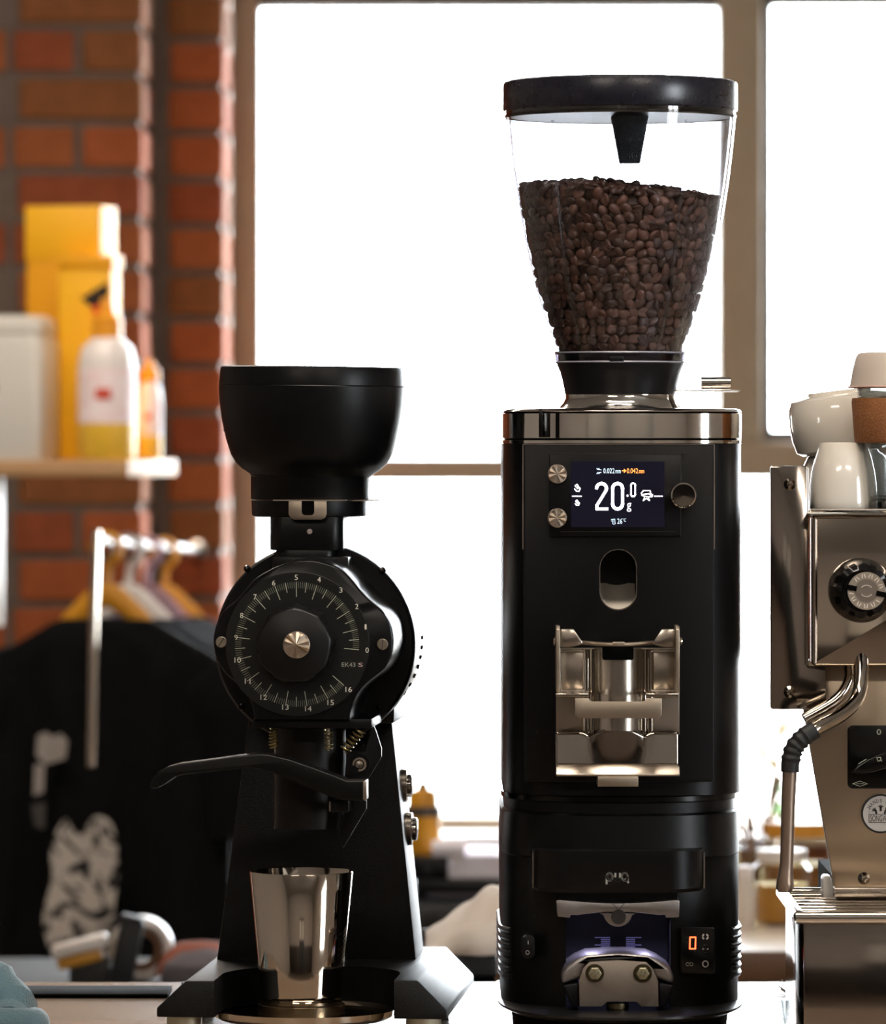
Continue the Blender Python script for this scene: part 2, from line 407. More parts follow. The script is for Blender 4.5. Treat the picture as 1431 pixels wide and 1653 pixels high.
obj('pane', box(xs[0], xs[1], YW+.02, YW+.026, ztr, zt), PANE, w1)
obj('pane', box(W(1240, 0, YW)[0], winx1, YW+.02, YW+.026, W(0, 700, YW)[2], zt2), PANE, w1)
obj('pane', box(xs[0], winx1, YW+.02, YW+.026, W(0, 1329, YW)[2], W(0, 770, YW)[2]), PANE, w1)
obj('pane', box(xs[0], winx1, YW+.02, YW+.026, zt+.09, headz-.05), PANE, w1)
# ceiling lamps of the room (behind and above the bar; the pier one is added fill)
LAMPM = M('lamp_diffuser', '#fff4e6', 0.6, emit='#fff1e2', es=26.0)
LAMPB = M('lamp_housing', '#2a2a2a', 0.5)
for i, (lx, ly, lab) in enumerate(((.1, -.95, 'long white ceiling lamp above the bar counter'), (-1.2, -4.0, 'long white ceiling lamp over the middle of the room'), (1.5, -4.0, 'long white ceiling lamp near the side window'), (-.9, 3.2, 'added fill lamp before the brick pier and garment rail'))):
    t = Thing('ceiling_lamp', lab, 'lamp', CX, 0, 0)
    t.o.location = (lx, ly, ZT)
    t.add('housing', box(-.7, .7, -.16, .16, -.07, 0), LAMPB, bevel=.005)
    t.add('diffuser', box(-.68, .68, -.14, .14, -.085, -.07), LAMPM, bevel=.004)

# bar counter with a steel-edged top
CTM = M('worn_counter_top', '#a08c78', 0.26, var=0.2, scale=9, bump=0.03, bscale=120)
CFM = M('counter_front_panel', '#4a3a2e', 0.6, var=0.2, scale=12)
YBK = .407
cb = Thing('bar_counter', 'long pale bar counter carrying the grinders and espresso machine', 'counter', CX, 0, 0)
cb.o.location = (0, 0, 0)
cb.add('worktop', box(-1.5, 2.0, -.42, YBK, CT-.04, CT), CTM, bevel=.003)
cb.add('front_panel', box(-1.45, 1.95, -.36, YBK-.05, 0, CT-.04), CFM)
st = obj('rubber_strip', box(-1.4, -.235, .262, .335, CT, CT+.004), VOID, bevel=.001)
tag(st, 'flat black rubber strip lying along the back of the counter', 'mat')

# ------------------------------------------------------------------ back of the room, left: shelf and what stands on it
WOOD = M('shelf_wood', '#c39a6c', 0.5, var=0.25, scale=14, stretch=(1, 8, 8), bump=0.05)
PALE = M('pale_painted_steel', '#d8cfc6', 0.4)
YELB = M('yellow_card', '#eda60c', 0.5, var=0.08)
YELC = M('amber_card', '#f7b818', 0.5, var=0.06)
sh = Thing('wall_shelf', 'wooden wall shelf with a pale bracket below yellow boxes', 'shelf', 178, 4.35, 0, math.radians(-14))
zs = ZC-(743-HY)/F*(DC+4.35); sh.o.location.z = zs-.026; sh.z = zs-.026
x0 = 0.0
sh.add('board', box(-.75, .03, 0, .27, 0, .026), WOOD, bevel=.003)
bxl = sh.x(4, .06)
sh.add('bracket', box(bxl-.014, bxl+.008, .02, .045, -.24, 0), PALE, bevel=.002)
def on_shelf(name, label, cat, px, yl, rz=0, group=None):
    t = Thing(name, label, cat, CX, 0, 0, 0, group)
    p = Matrix.Rotation(sh.rz, 4, 'Z') @ Vector((sh.x(px, yl), yl, .026)) + Vector(sh.o.location)
    t.o.location = p; t.o.rotation_euler = (0, 0, sh.rz+rz); t.kk = sh.k(yl); t.top = lambda py: sh.p(px, py, yl)[1]-.026; return t
t = on_shelf('storage_box', 'tall yellow cardboard box at the back of the wooden shelf', 'box', 102, .165)
w_ = 63*t.kk
t.add('carton', box(-w_, w_, 0, .08, 0, t.top(345)), YELB, bevel=.003)
t.add('lid', box(-w_-.002, w_+.002, -.002, .082, t.top(420), t.top(332)), YELC, bevel=.003)
t = on_shelf('storage_box', 'shorter yellow box with a black and red mark beside the bottles', 'box', 137, .10)
w_ = 45*t.kk; zt3 = t.top(412)
t.add('carton', box(-w_, w_, 0, .05, 0, zt3-.002), YELC, bevel=.003)
t.add('flap', box(-w_-.003, w_+.003, -.003, .053, zt3-.022, zt3), YELB, bevel=.002)
z_ = t.top(470)
t.add('printed_mark', prism([(-.006, z_-.012), (.04, z_+.016), (.04, z_-.016), (.012, z_-.026)], -.0015, .0), M('black_ink', '#1c1512', .6))
t.add('red_mark', prism([(.012, z_-.026), (.04, z_-.016), (.04, z_-.036), (.016, z_-.04)], -.0016, .0), M('red_ink', '#d8401c', .6))
CANM = M('white_enamel', '#d8d4ca', 0.3, var=0.05)
t = on_shelf('storage_canister', 'white square canister with rounded shoulders on the wooden shelf', 'canister', 30, .062)
def sq(r, rr): return [(x, y) for x, y in rrect(-r, r, -r, r, rr)]
hc2 = t.top(510)
t.add('canister_body', loftz([(sq(.053, .016), 0), (sq(.055, .018), .008), (sq(.055, .018), hc2*.8), (sq(.05, .022), hc2*.87)]), CANM)
t.add('canister_lid', loftz([(sq(.051, .022), hc2*.87), (sq(.053, .022), hc2*.885), (sq(.051, .022), hc2*.96), (sq(.04, .024), hc2)]), CANM)
t.add('printed_mark', disc_y(-.028, hc2*.5, .010, -.0558, -.055), M('black_ink', '#1c1512', .6))
LABP = M('pink_label', '#f3c9c6', 0.5, var=0.25, scale=50, col2='#ffffff')
CAPY = M('yellow_cap', '#f0a020', 0.4)
LIQ = M('yellow_liquid_plastic', '#f4c440', 0.3)
PLW = M('milky_plastic', '#efe6e0', 0.35)
def bottle(t, r, h, capr, caph, taper=.75):
    t.add('bottle_body', lathe([(r*.93, 0), (r, .006), (r, h*.30)], seg=32), LIQ)
    t.add('label', lathe([(r, h*.30), (r*1.012, h*.302), (r*1.012, h*.74), (r, h*.742)], seg=32, close=False), LABP)
    t.add('shoulder', lathe([(r, h*.742), (r*.97, h*.82), (r*.86, h*.92), (r*.5, h)], seg=32), PLW)
    t.add('cap', lathe([(capr, h), (capr, h+caph*.5), (capr*.6, h+caph*.6), (capr*.35, h+caph)], seg=24), CAPY)
    t.add('label_print', box(-r*.1, r*.42, -r*1.03, -r*.9, h*.5, h*.58), M('red_ink', '#d8401c', .6))
t = on_shelf('squeeze_bottle', 'large squeeze bottle with pink label and yellow nozzle cap', 'bottle', 173, .048)
bottle(t, 47*t.kk, t.top(545), .024, t.top(480)-t.top(545))
t = on_shelf('squeeze_bottle', 'small squeeze bottle with yellow cap standing at the shelf end', 'bottle', 242, .22)
bottle(t, 20*t.kk, t.top(615), .016, t.top(580)-t.top(615))

# ------------------------------------------------------------------ back of the room, left: garment rail, hangers, shirts
CLOTHK = M('black_cotton', (0.0015, 0.0015, 0.0018), 0.9, var=0.4, scale=20, bump=0.2, bscale=300, spec=0.15)
CLOTHN = M('navy_cotton', '#15171f', 0.85, var=0.3, scale=20, bump=0.2, bscale=300, spec=0.2)
CLOTHC = M('charcoal_cotton', '#121217', 0.85, var=0.3, scale=20, bump=0.2, bscale=300, spec=0.2)
yr0 = 3.95
A = Vector(W(156, 872, yr0)); B = Vector(W(318, 886, 5.78))
rl = Thing('garment_rail', 'chrome garment rail arm with a hanging flat end bar', 'rail', 156, yr0, 0); rl.o.location.z = A.z; rl.z = A.z
o0 = Vector(rl.o.location)
rl.add('rail_rod', tube([A-o0, B-o0], .007, 16), M('dark_rail', '#4a423c', .35, .9))
rl.add('end_bar', join(tube([Vector(W(155, 856, yr0))-o0, Vector(W(151, 980, yr0))-o0, Vector(W(148, 1238, yr0))-o0], .0105, 16, flat=(1, .7))), STEELP)
rl.add('wall_plate', box(B.x-o0.x-.016, B.x-o0.x+.016, B.y-o0.y-.004, B.y-o0.y+.008, B.z-o0.z-.016, B.z-o0.z+.016), CHROME, bevel=.003)
def shirt(t, hw, length, mat, seed, sleeve=True):
    rnd = random.Random(seed); ph = [rnd.uniform(0, 6) for _ in range(6)]
    prof = [(0, .068, .012), (-.006, .085, .02), (-.03, hw*.66, .028), (-.055, hw*.9, .03), (-.075, hw, .032), (-.2, hw*1.02, .036), (-.4, hw*1.02, .04), (-length, hw*1.05, .045)]
    rows = []; n = 28
    zz = [0, -.006, -.018, -.03, -.042, -.055, -.065, -.075]+[-.075-(length-.075)*i/14 for i in range(1, 15)]
    def lerp(z):
        for (a, w0, t0), (b, w1, t1) in zip(prof[:-1], prof[1:]):
            if z <= a and z >= b:
                f = (a-z)/(a-b); return w0+(w1-w0)*f, t0+(t1-t0)*f
        return prof[-1][1:]
    secs = []
    for z in zz:
        wd, th = lerp(z); o = []
        for i in range(2*n):
            a = 2*PI*i/(2*n); cx = math.cos(a); u = cx
            amp = min(1, -z/.25)*.013
            fold = amp*(math.sin(u*9+ph[0]+z*3)+.6*math.sin(u*17+ph[1]-z*5))
            dip = 0.0
            o.append((wd*cx, math.sin(a)*th*abs(math.sin(a))**-.4 if abs(math.sin(a)) > 1e-6 else 0))
            o[-1] = (o[-1][0], o[-1][1]+fold)
        secs.append((o, z))
    b = t.add('shirt_body', loftz(secs), mat, sharp=80)
    if sleeve:
        for s in (-1, 1):
            pts = smooth_path([(s*hw*.8, 0, -.085), (s*hw*1.04, -.005, -.15), (s*hw*1.16, 0, -.24), (s*hw*1.22, .0, -.33)], 5)
            rr = [.07, .075, .078, .08, .082, .083, .084, .085, .086, .087, .088, .089, .09, .091, .092, .092]
            t.add('sleeve', tube(pts, rr[:len(pts)], 16, flat=(.9, .4)), mat, sharp=80)
    t.add('collar', tube([(.075*math.cos(a), .022*math.sin(a), -.004-.018*(1-math.sin(a))/2) for a in [2*PI*i/20 for i in range(21)]], .006, 8), mat)
    return b
def hanger(label, px, py, Y, rz, mat, colmat, hw=.165, thick=.0085):
    t = Thing('clothes_hanger', label, 'hanger', px, Y, 0, rz, 'hangers on the garment rail'); f = (Y-yr0)/(5.78-yr0); rp = A.lerp(B, f)
    t.o.location = (rp.x, rp.y, rp.z+.008)
    hk = [(.022*math.cos(a), 0, -.0075+.022*math.sin(a)-.0125) for a in [PI*1.05-PI*1.45*i/10 for i in range(11)]]+[(.004, 0, -.045), (0, 0, -.075), (0, 0, -.1)]
    t.add('hook', tube(hk, .0065, 8), colmat)
    pth = smooth_path([(-hw, 0, -.205), (-hw*.55, 0, -.165), (-.06, 0, -.135), (-.02, 0, -.1), (0, 0, -.092), (.02, 0, -.1), (.06, 0, -.135), (hw*.55, 0, -.165), (hw, 0, -.205)], 4)
    t.add('hanger_arms', tube(pth, [thick*(.7+.8*math.sin(PI*i/(len(pth)-1))**2) for i in range(len(pth))], 10, flat=(1.5, .8)), colmat)
    return t
hy = [4.1, 4.45, 4.78, 5.1]
HM = [M('ochre_plastic', '#c98a1c', .4), M('white_plastic', '#e9e2dc', .35), M('mauve_plastic', '#c9a3b4', .4), M('orange_plastic', '#f0a83c', .4)]
hl = ['ochre hanger carrying the black printed shirt behind the end bar', 'white plastic hanger second along the garment rail', 'mauve plastic hanger between white and orange hangers', 'orange hanger furthest along the garment rail']
sl = ['black t-shirt with a pale curling chest print on the ochre hanger', 'navy t-shirt hanging from the white hanger', 'charcoal t-shirt hanging from the mauve hanger', 'black t-shirt without print hanging from the orange hanger']
for i in range(4):
    rz = math.radians((-6, -10, -13, -16)[i])
    h = hanger(hl[i], 200, 0, hy[i], rz, CHROME, HM[i])
    t = Thing('t_shirt', sl[i], 'shirt', 200, 0, 0, 0, 'shirts on the garment rail')
    p = Vector(h.o.location); t.o.location = (p.x, p.y, p.z-.128); t.o.rotation_euler = (0, 0, rz)
    shirt(t, (.19, .19, .19, .185)[i], .74, (CLOTHK, CLOTHN, CLOTHC, CLOTHK)[i], i+3)
    if i == 0:
        # chest print: abstract pale curls, lettering block
        PR = M('pale_shirt_print', '#a39a92', 0.8, var=0.4, scale=60)
        PC = bpy.data.materials.new('curling_shirt_print'); PC.use_nodes = True; nt = PC.node_tree
        wv = nt.nodes.new('ShaderNodeTexNoise'); wv.inputs['Scale'].default_value = 16; wv.inputs['Detail'].default_value = 1.5; wv.inputs['Distortion'].default_value = 3.2
        cr_ = nt.nodes.new('ShaderNodeValToRGB'); cr_.color_ramp.elements[0].position = .40; cr_.color_ramp.elements[0].color = (.004, .004, .004, 1); cr_.color_ramp.elements[1].position = .50; cr_.color_ramp.elements[1].color = (*srgb('#b5aca2'), 1)
        tc_ = nt.nodes.new('ShaderNodeTexCoord'); nt.links.new(tc_.outputs['Object'], wv.inputs['Vector']); nt.links.new(wv.outputs[0], cr_.inputs[0])
        nt.links.new(cr_.outputs[0], nt.nodes['Principled BSDF'].inputs['Base Color']); nt.nodes['Principled BSDF'].inputs['Roughness'].default_value = .85
        po_ = [(96, 1345), (112, 1322), (125, 1340), (140, 1345), (160, 1318), (185, 1326), (196, 1360), (198, 1420), (192, 1470), (200, 1500), (190, 1560), (150, 1590), (110, 1580), (85, 1530), (76, 1480), (90, 1420), (88, 1380)]
        def sl2(px, py, y): 
            return ((px-CX)/F*(DC+p.y+y)-p.x, ZC-(py-HY)/F*(DC+p.y+y)-(p.z-.128))
        pp = smooth_path([(a_, 0, b_) for a_, b_ in po_+[po_[0]]], 4)[:-1]
        t.add('chest_print', prism([sl2(v.x, v.z, -.068) for v in pp], -.068, -.066), PC)
        for qq in ([(66, 1188), (80, 1182), (92, 1190), (104, 1184), (116, 1196), (112, 1225), (80, 1235), (64, 1220)], [(62, 1235), (78, 1235), (76, 1280), (60, 1285)], [(56, 1300), (80, 1296), (78, 1340), (62, 1335)]):
            t.add('lettering_print', prism([sl2(a_, b_, -.066) for a_, b_ in qq], -.066, -.064), PR if qq[0][1] < 1290 else M('dim_shirt_print', '#3c3834', .85))

# ------------------------------------------------------------------ low cabinet behind the bar with odds and ends
zc_ = .69
DKW = M('dark_cabinet', '#17130f', 0.7)
t = Thing('low_cabinet', 'dark low cabinet standing behind the bar below the shirts', 'cabinet', 150, 2.6, 0)
t.add('cabinet_body', box(-.45, .25, -.18, .25, 0, zc_-.03), DKW, bevel=.004)
t.add('cabinet_top', box(-.47, .27, -.2, .27, zc_-.03, zc_), DKW, bevel=.004)
def low(name, label, cat, px): return Thing(name, label, cat, px, 2.5, zc_)
t = low('tape_roll', 'white roll standing on edge behind the black strap', 'roll', 225)
k = t.k(); R_ = .040; t.add('roll_rim', lathe([(R_, -.02), (R_, .02), (R_-.008, .024), (R_-.012, .02), (R_-.012, -.02), (R_-.008, -.024), (R_, -.02)], (0, .05, R_+.002), 40, 'y', close=False), PALE)
t.add('roll_core', lathe([(R_-.012, -.015), (R_-.012, .015), (R_-.022, .015), (R_-.022, -.015), (R_-.012, -.015)], (0, .05, R_+.002), 40, 'y', close=False), M('brown_core', '#6b4a34', .8))
t = low('webbing_strap', 'black webbing strap folded over beside the white roll', 'strap', 196)
t.add('webbing', xform(join(box(-.016, .014, -.03, .0, 0, .085), box(-.018, .012, -.032, .002, .08, .09)), Matrix.Rotation(.2, 4, 'Y')), RUBBER, bevel=.004)
t = low('tasting_tray', 'small white tray with an amber band in front of the shirts', 'tray', 152)
t.add('tray', xform(box(-.04, .03, -.03, .03, .045, .06), Matrix.Rotation(-.25, 4, 'Y')), PALE, bevel=.004)
t.add('amber_band', xform(box(-.036, .02, -.025, .025, .03, .045), Matrix.Rotation(-.25, 4, 'Y')), M('amber_plastic', '#b9822a', .4), bevel=.003)
t.add('tray_foot', box(-.03, .02, -.02, .02, 0, .035), DKW, bevel=.003)
t = low('cloth_cap', 'grey cap with a rust red crown edge beside the roll', 'cap', 330)
t.add('crown', lathe([(.055, 0), (.056, .01), (.05, .028), (.03, .042), (0, .047)], (0, 0, 0), 32), M('grey_felt', '#5a5458', .9))
t.add('crown_edge', lathe([(.058, .012), (.05, .034), (.028, .05), (0, .053)], (-.006, .03, 0), 32), M('rust_felt', '#8a4a34', .9))
t.add('brim', lathe([(.0, .0), (.03, .002), (.03, .008), (0, .01)], (.05, -.02, 0), 24), PALE)
t = Thing('milk_jug', 'tall white plastic jug standing behind the folded teal cloth', 'jug', -57, .36, CT)
t.add('jug_body', lathe([(.025, 0), (.0295, .006), (.0292, .06), (.0265, .15), (.0225, .19), (.012, .2)], seg=32), M('white_plastic', '#e9e2dc', .35))
t.add('jug_cap', lathe([(.013, .2), (.013, .222), (.011, .225)], seg=24), M('teal_plastic', '#5f8f96', .4))
TEAL = M('teal_microfibre', '#4f6a72', 0.95, var=0.35, scale=30, bump=0.6, bscale=500, sheen=.3)
t = Thing('cleaning_cloth', 'folded teal microfibre cloth lying at the counter edge', 'cloth', 8, -.05, CT)
t.add('fold', tube(smooth_path([(-.06, .02, .03), (-.02, .01, .034), (.0, .0, .022), (.004, -.02, .012)], 6), [.03]*9+[.026]*5+[.018]*5, 16, flat=(1, 1)), TEAL, sharp=80)
t.add('fold', tube(smooth_path([(-.05, -.03, .014), (.0, -.035, .015), (.022, -.03, .014), (.024, -.01, .013)], 6), [.013]*19, 14), TEAL, sharp=80)
t.add('fold', tube(smooth_path([(-.07, .06, .022), (-.03, .05, .022), (.0, .045, .012)], 6), [.02]*13, 14), TEAL, sharp=80)

# ------------------------------------------------------------------ back of the room, middle and right
TBL = M('brown_table_wood', '#6b4a30', 0.45, var=0.35, scale=10, stretch=(1, 6, 6), bump=0.04)
yt = 2.0; zt_ = W(0, 1535, yt)[2]
t = Thing('side_table', 'brown wooden table with thick edge behind the grinders', 'table', 1040, yt, 0)
tx0, tx1 = t.x(779), t.x(1560)
t.add('tabletop', box(tx0, tx1, 0, .74, zt_-.036, zt_-.001), TBL, bevel=.003)
t.add('pale_top_sheet', box(tx0+.002, tx1-.002, .002, .738, zt_-.001, zt_), M('cream_window_glare', '#d9cbbd', .3))  # cream sheet carries the window's reflection on the table top in its colour
for px_ in (tx0+.05, tx1-.05):
    for yy in (.06, .68): t.add('leg', box(px_-.03, px_+.03, yy-.03, yy+.03, 0, zt_-.036), TBL, bevel=.003)
t.add('apron', box(tx0+.03, tx1-.03, .04, .06, zt_-.12, zt_-.036), TBL)
JG = clear_mat('jar_glass', '#f4f0e0', 0.08, 0.02)
t = Thing('glass_jar', 'glass jar of golden contents with pale lid on the brown table', 'jar', 1262, yt+.35, zt_)
t.add('contents', lathe([(.03, .004), (.032, .008), (.032, .05), (.0, .052)], seg=32), M('golden_syrup', '#b9862c', .35, var=.3))
t.add('jar_wall', lathe([(.034, 0), (.036, .006), (.036, .068), (.028, .078)], seg=32), JG)
t.add('jar_lid', lathe([(.03, .078), (.031, .092), (.0, .093)], seg=32), PALE)
t = Thing('glass_jar', 'wide glass jar of brown contents behind the golden jar', 'jar', 1290, yt+.55, zt_)
t.add('contents', lathe([(.042, .004), (.044, .008), (.044, .06), (.0, .062)], seg=32), M('brown_sugar', '#8a5a22', .6, var=.3))
t.add('jar_wall', lathe([(.046, 0), (.048, .006), (.048, .085), (.04, .095)], seg=32), JG)
t.add('jar_lid', lathe([(.042, .095), (.043, .112), (.0, .113)], seg=32), M('ochre_plastic', '#c98a1c', .4))
t = Thing('pump_bottle', 'slim cream bottle with white cap standing beside the press', 'bottle', 1204, yt+.3, zt_)
t.add('bottle_body', lathe([(.012, 0), (.0135, .004), (.0135, .05), (.008, .062)], seg=24), M('cream_plastic', '#cfc4b6', .45))
t.add('cap', lathe([(.009, .062), (.009, .075), (.0, .077)], seg=24), M('white_plastic', '#e9e2dc', .35))
DRY = M('dried_stem', '#7a5a44', .8); 
t = Thing('dried_bouquet', 'bouquet of dried brown stems in a glass on the table', 'bouquet', 1222, yt+.62, zt_)
t.add('vase', lathe([(.02, 0), (.022, .004), (.026, .075), (.025, .075), (.021, .006), (0, .005)], seg=24), JG)
rnd = random.Random(5)
for i in range(14):
    a = rnd.uniform(0, 2*PI); s_ = rnd.uniform(.01, .04); h_ = rnd.uniform(.10, .17)
    t.add('stem', tube([(0, 0, .01), (s_*.4*math.cos(a), s_*.4*math.sin(a), h_*.6), (s_*math.cos(a), s_*math.sin(a), h_)], [.001, .001, .004], 6), DRY)
# black bench with clutter seen between the two grinders
yb = 2.95; zb = W(0, 1458, yb)[2]
BENCH = M('black_bench', '#0b0a0b', .5)
t = Thing('work_bench', 'black bench against the window wall behind the grinders', 'bench', 700, yb, 0)
t.add('bench_top', box(t.x(560), t.x(840), -.05, .45, zb-.04, zb), BENCH, bevel=.004)
t.add('bench_body', box(t.x(565), t.x(835), -.02, .43, 0, zb-.04), BENCH)
def bn(name, label, cat, px, dy=0., dz=0.): return Thing(name, label, cat, px, yb+dy, zb+dz)
t = bn('amplifier', 'black flat amplifier carrying the yellow bottle and papers', 'amplifier', 745)
t.add('case', t.bx(670, 820, 1421, 1455, 0, .3), PLASTB, bevel=.003)
t.add('front_strip', t.bx(690, 815, 1443, 1448, -.002, 0), M('grey_plastic', '#5c5660', .4))
za = t.p(0, 1421, 0)[1]
t2 = bn('radio_unit', 'small black box beside the white papers', 'box', 700, .02, za)
t2.add('case', t2.bx(660, 724, 1384, 1420, 0, .14), PLASTB, bevel=.003)
t2.add('dial', disc_y(t2.x(690), t2.p(0, 1404)[1], .006, -.004, 0, 20), RUBBER)
zr = t2.p(0, 1384, 0)[1]
PAPER = M('white_paper', '#eeeaf0', .7)
for i, (px, a, b, c, d, lab) in enumerate(((768, 724, 812, 1398, 1419, 'thick white paper stack lying on the black amplifier'), (772, 728, 815, 1382, 1397, 'loose white paper pad topmost on the paper stack'))):
    t3 = bn('paper_stack', lab, 'paper', px, .03); t3.add('sheets', t3.bx(a, b, c, d, 0, .2), PAPER, bevel=.001)
    t3.add('cover_sheet', t3.bx(a-1, b+1, c-1.5, c, -.001, .201), M('pale_lilac_paper', '#d9cfe0', .7))
t3 = bn('paper_cup', 'white paper cup lying by the yellow bottle', 'cup', 727, .01); 
cc = t3.P(724, 1374, 0); t3.add('cup_body', lathe([(.012, -.022), (.015, .02), (.0145, .02), (.0115, -.02)], (cc[0], .03, cc[2]), 24, 'x'), PAPER)
t3.add('rim', lathe([(.0155, .019), (.0165, .021), (.0155, .023)], (cc[0], .03, cc[2]), 24, 'x', close=False), PAPER)
t = bn('sauce_bottle', 'yellow bottle with dark label and black nozzle by the window', 'bottle', 683, .09, za+.0)
kz = lambda py: t.p(683, py)[1]; r_ = 29*t.k()
t.add('bottle_body', lathe([(r_, kz(1382)), (r_, kz(1310)), (r_*.86, kz(1306))], seg=32), M('yellow_plastic', '#d8960f', .4))
t.add('bottle_top', lathe([(r_*.84, kz(1306)), (r_*.84, kz(1282)), (r_*.7, kz(1275)), (r_*.3, kz(1272))], seg=32), M('yellow_plastic', '#d8960f', .4))
t.add('label', lathe([(r_*.86, kz(1318)), (r_*1.01, kz(1317)), (r_*1.01, kz(1302)), (r_*.86, kz(1301))], seg=32, close=False), M('grey_label', '#4c443c', .6))
t.add('nozzle', lathe([(r_*.32, kz(1274)), (r_*.3, kz(1266)), (r_*.12, kz(1262))], seg=20), RUBBER)
# crate with a draped cream cloth
yc = 1.0; t = Thing('supply_crate', 'black crate behind the counter under the cream cloth', 'crate', 745, yc, 0)
zk = t.p(0, 1543)[1]
t.add('crate_body', box(t.x(600), t.x(800), 0, .3, 0, zk), VOID, bevel=.004)
t.add('crate_rim', box(t.x(597), t.x(803), -.005, .305, zk-.02, zk), RUBBER, bevel=.003)
t = Thing('draped_cloth', 'crumpled cream cloth heaped on the black crate', 'cloth', 760, yc+.1, zk)
V, Fc = [], []; nx, ny = 40, 24
xa, xb = t.x(686), t.x(860)
for j in range(ny+1):
    for i in range(nx+1):
        u, v = i/nx, j/ny; x = xa+(xb-xa)*u; y = -.11+.26*v
        env = (math.sin(PI*min(1, max(0, (u*.62)))))**.9*math.sin(PI*(.12+.76*v))**.7 if u > 0 else 0
        h_ = .055*env*(1+.07*math.sin(9*u+4*v)+.04*math.sin(19*u-7*v+1))+.003
        V.append((x, y+.008*math.sin(9*u), h_ if 0 < j < ny else .002))
for j in range(ny):
    for i in range(nx): q = j*(nx+1)+i; Fc.append((q, q+1, q+nx+2, q+nx+1))
cl = t.add('cloth_heap', (V, Fc), M('cream_cotton', '#e4d8ca', .9, var=.15, scale=15, bump=.2, bscale=200), sharp=80)
md = cl.modifiers.new('thick', 'SOLIDIFY'); md.thickness = .003
# garden plant outside the window
LEAF = [M('leaf_lime', '#3f6012', .5), M('leaf_green', '#2c5a16', .5)]
def leafm(L_, wd, mt):
    V, Fc = [], []; n = 6
    for i in range(n+1):
        u = i/n; ww_ = wd*math.sin(PI*(.06+.94*u)**.8)*.5; z = -.25*L_*u*u
        V += [(u*L_, -ww_, z+.1*ww_), (u*L_, 0, z-.06*ww_), (u*L_, ww_, z+.1*ww_)]
    for i in range(n):
        q = i*3; Fc += [(q, q+3, q+4, q+1), (q+1, q+4, q+5, q+2)]
    return mesh('leaf', (V, Fc), mt, sharp=80)
LM = [leafm(.10, .045, LEAF[0]), leafm(.075, .04, LEAF[1]), leafm(.12, .04, LEAF[0])]
t = Thing('garden_shrub', 'lime green leafy shrub growing outside beyond the window panes', 'shrub', 1232, 7.3, 0)
rnd = random.Random(21)
spots = [(1212, 852), (1222, 860), (1232, 846), (1240, 862), (1222, 812), (1238, 816), (1203, 962), (1282, 1150), (1270, 1156), (1290, 1160), (1210, 1240), (1240, 1210), (1225, 1300), (1260, 1290), (1215, 868), (1292, 1120), (1246, 1262), (1205, 1190), (1252, 880), (1265, 905), (1258, 960), (1275, 1010)]
top = t.P(1250, 830, .0)
stm = [tube(smooth_path([(0.0, 0, 0), (.02, 0, .5), (.05, .02, 1.0), top], 5), [.012]*5+[.009]*5+[.006]*5+[.004], 8)]
t.add('stem', join(*stm), DRY)
for i, (a, b) in enumerate(spots):
    q = Vector(t.P(a, b, rnd.uniform(-.08, .1)))
    t.add('twig', tube([(.03, 0, q.z-.06), (q.x, q.y, q.z)], [.004, .002], 6), DRY)
    o = obj('leaf', LM[i % 3], None, t.o); o.location = q; o.rotation_euler = (rnd.uniform(-.5, .5), rnd.uniform(-.5, .7), rnd.uniform(-3, 3)); o.scale = (rnd.uniform(.7, 1),)*3
struct(obj('ground_outside', box(-12, 14, YW+.4, 30, -.2, -.1), M('pale_paving', '#b9b4ac', .9)))

# ------------------------------------------------------------------ on-demand espresso grinder (tall, with the bean hopper)
GY = 0.0
G = Thing('espresso_grinder', 'tall black espresso grinder with clear bean hopper and lit display', 'grinder', 1003, GY, CT)
YFr = -.098       # front plane of the body
def G_outline(a, b, yback, n=3.4, m=40):
    o = []
    for i in range(m+1):
        t_ = PI+PI*i/m; c_, s_ = math.cos(t_), math.sin(t_)
        o.append((a*math.copysign(abs(c_)**(2/n), c_), -b*abs(s_)**(2/n)))
    r = .03
    for k_ in range(6): t_ = PI/2*k_/5; o.append((a-r+r*math.cos(t_), yback-r+r*math.sin(t_)))
    for k_ in range(6): t_ = PI/2+PI/2*k_/5; o.append((-a+r+r*math.cos(t_), yback-r+r*math.sin(t_)))
    return o
gz = lambda py: G.p(1003, py, 0)[1]
aG = 191.5*G.k()
OUT = lambda d=0.0, n=3.4: G_outline(aG+d, .098+d, .16+d, n)
body = G.add('body', loftz([(OUT(), gz(1272)), (OUT(), gz(716))]), BLACK)
st0 = G.p(968, 886, YFr); st1 = G.p(1029, 985, YFr)
stad = rrect(st0[0], st1[0], st0[1], st1[1], (st1[0]-st0[0])/2*.999, 10)
cut(body, prism(stad, -.14, -.062))
oc = ((st0[0]+st1[0])/2, (st0[1]+st1[1])/2)
inner = [(oc[0]+(x-oc[0])*.955, oc[1]+(z-oc[1])*.97) for x, z in stad]
G.add('spout_rim', ring_prism(stad, inner, -.0988, -.093), STEEL)
# the spout chute: a trough falling towards the front, seen in the slot
V, Fc = [], []
for j in range(9):
    v = j/8
    for i in range(13):
        a = PI*i/12; x = oc[0]+.014*math.cos(a); y = -.068-.024*v*v+.004*math.sin(a)*(1-v)
        z = gz(938)-(gz(938)-gz(984))*v
        V.append((x, -.070-.026*v+.010*math.sin(a)*(1-.6*v), z))
for j in range(8):
    for i in range(12): q = j*13+i; Fc.append((q, q+1, q+14, q+13))
G.add('spout_chute', (V, Fc), M('pale_satin_chute', '#cfc7ba', .5, .6), sharp=80)
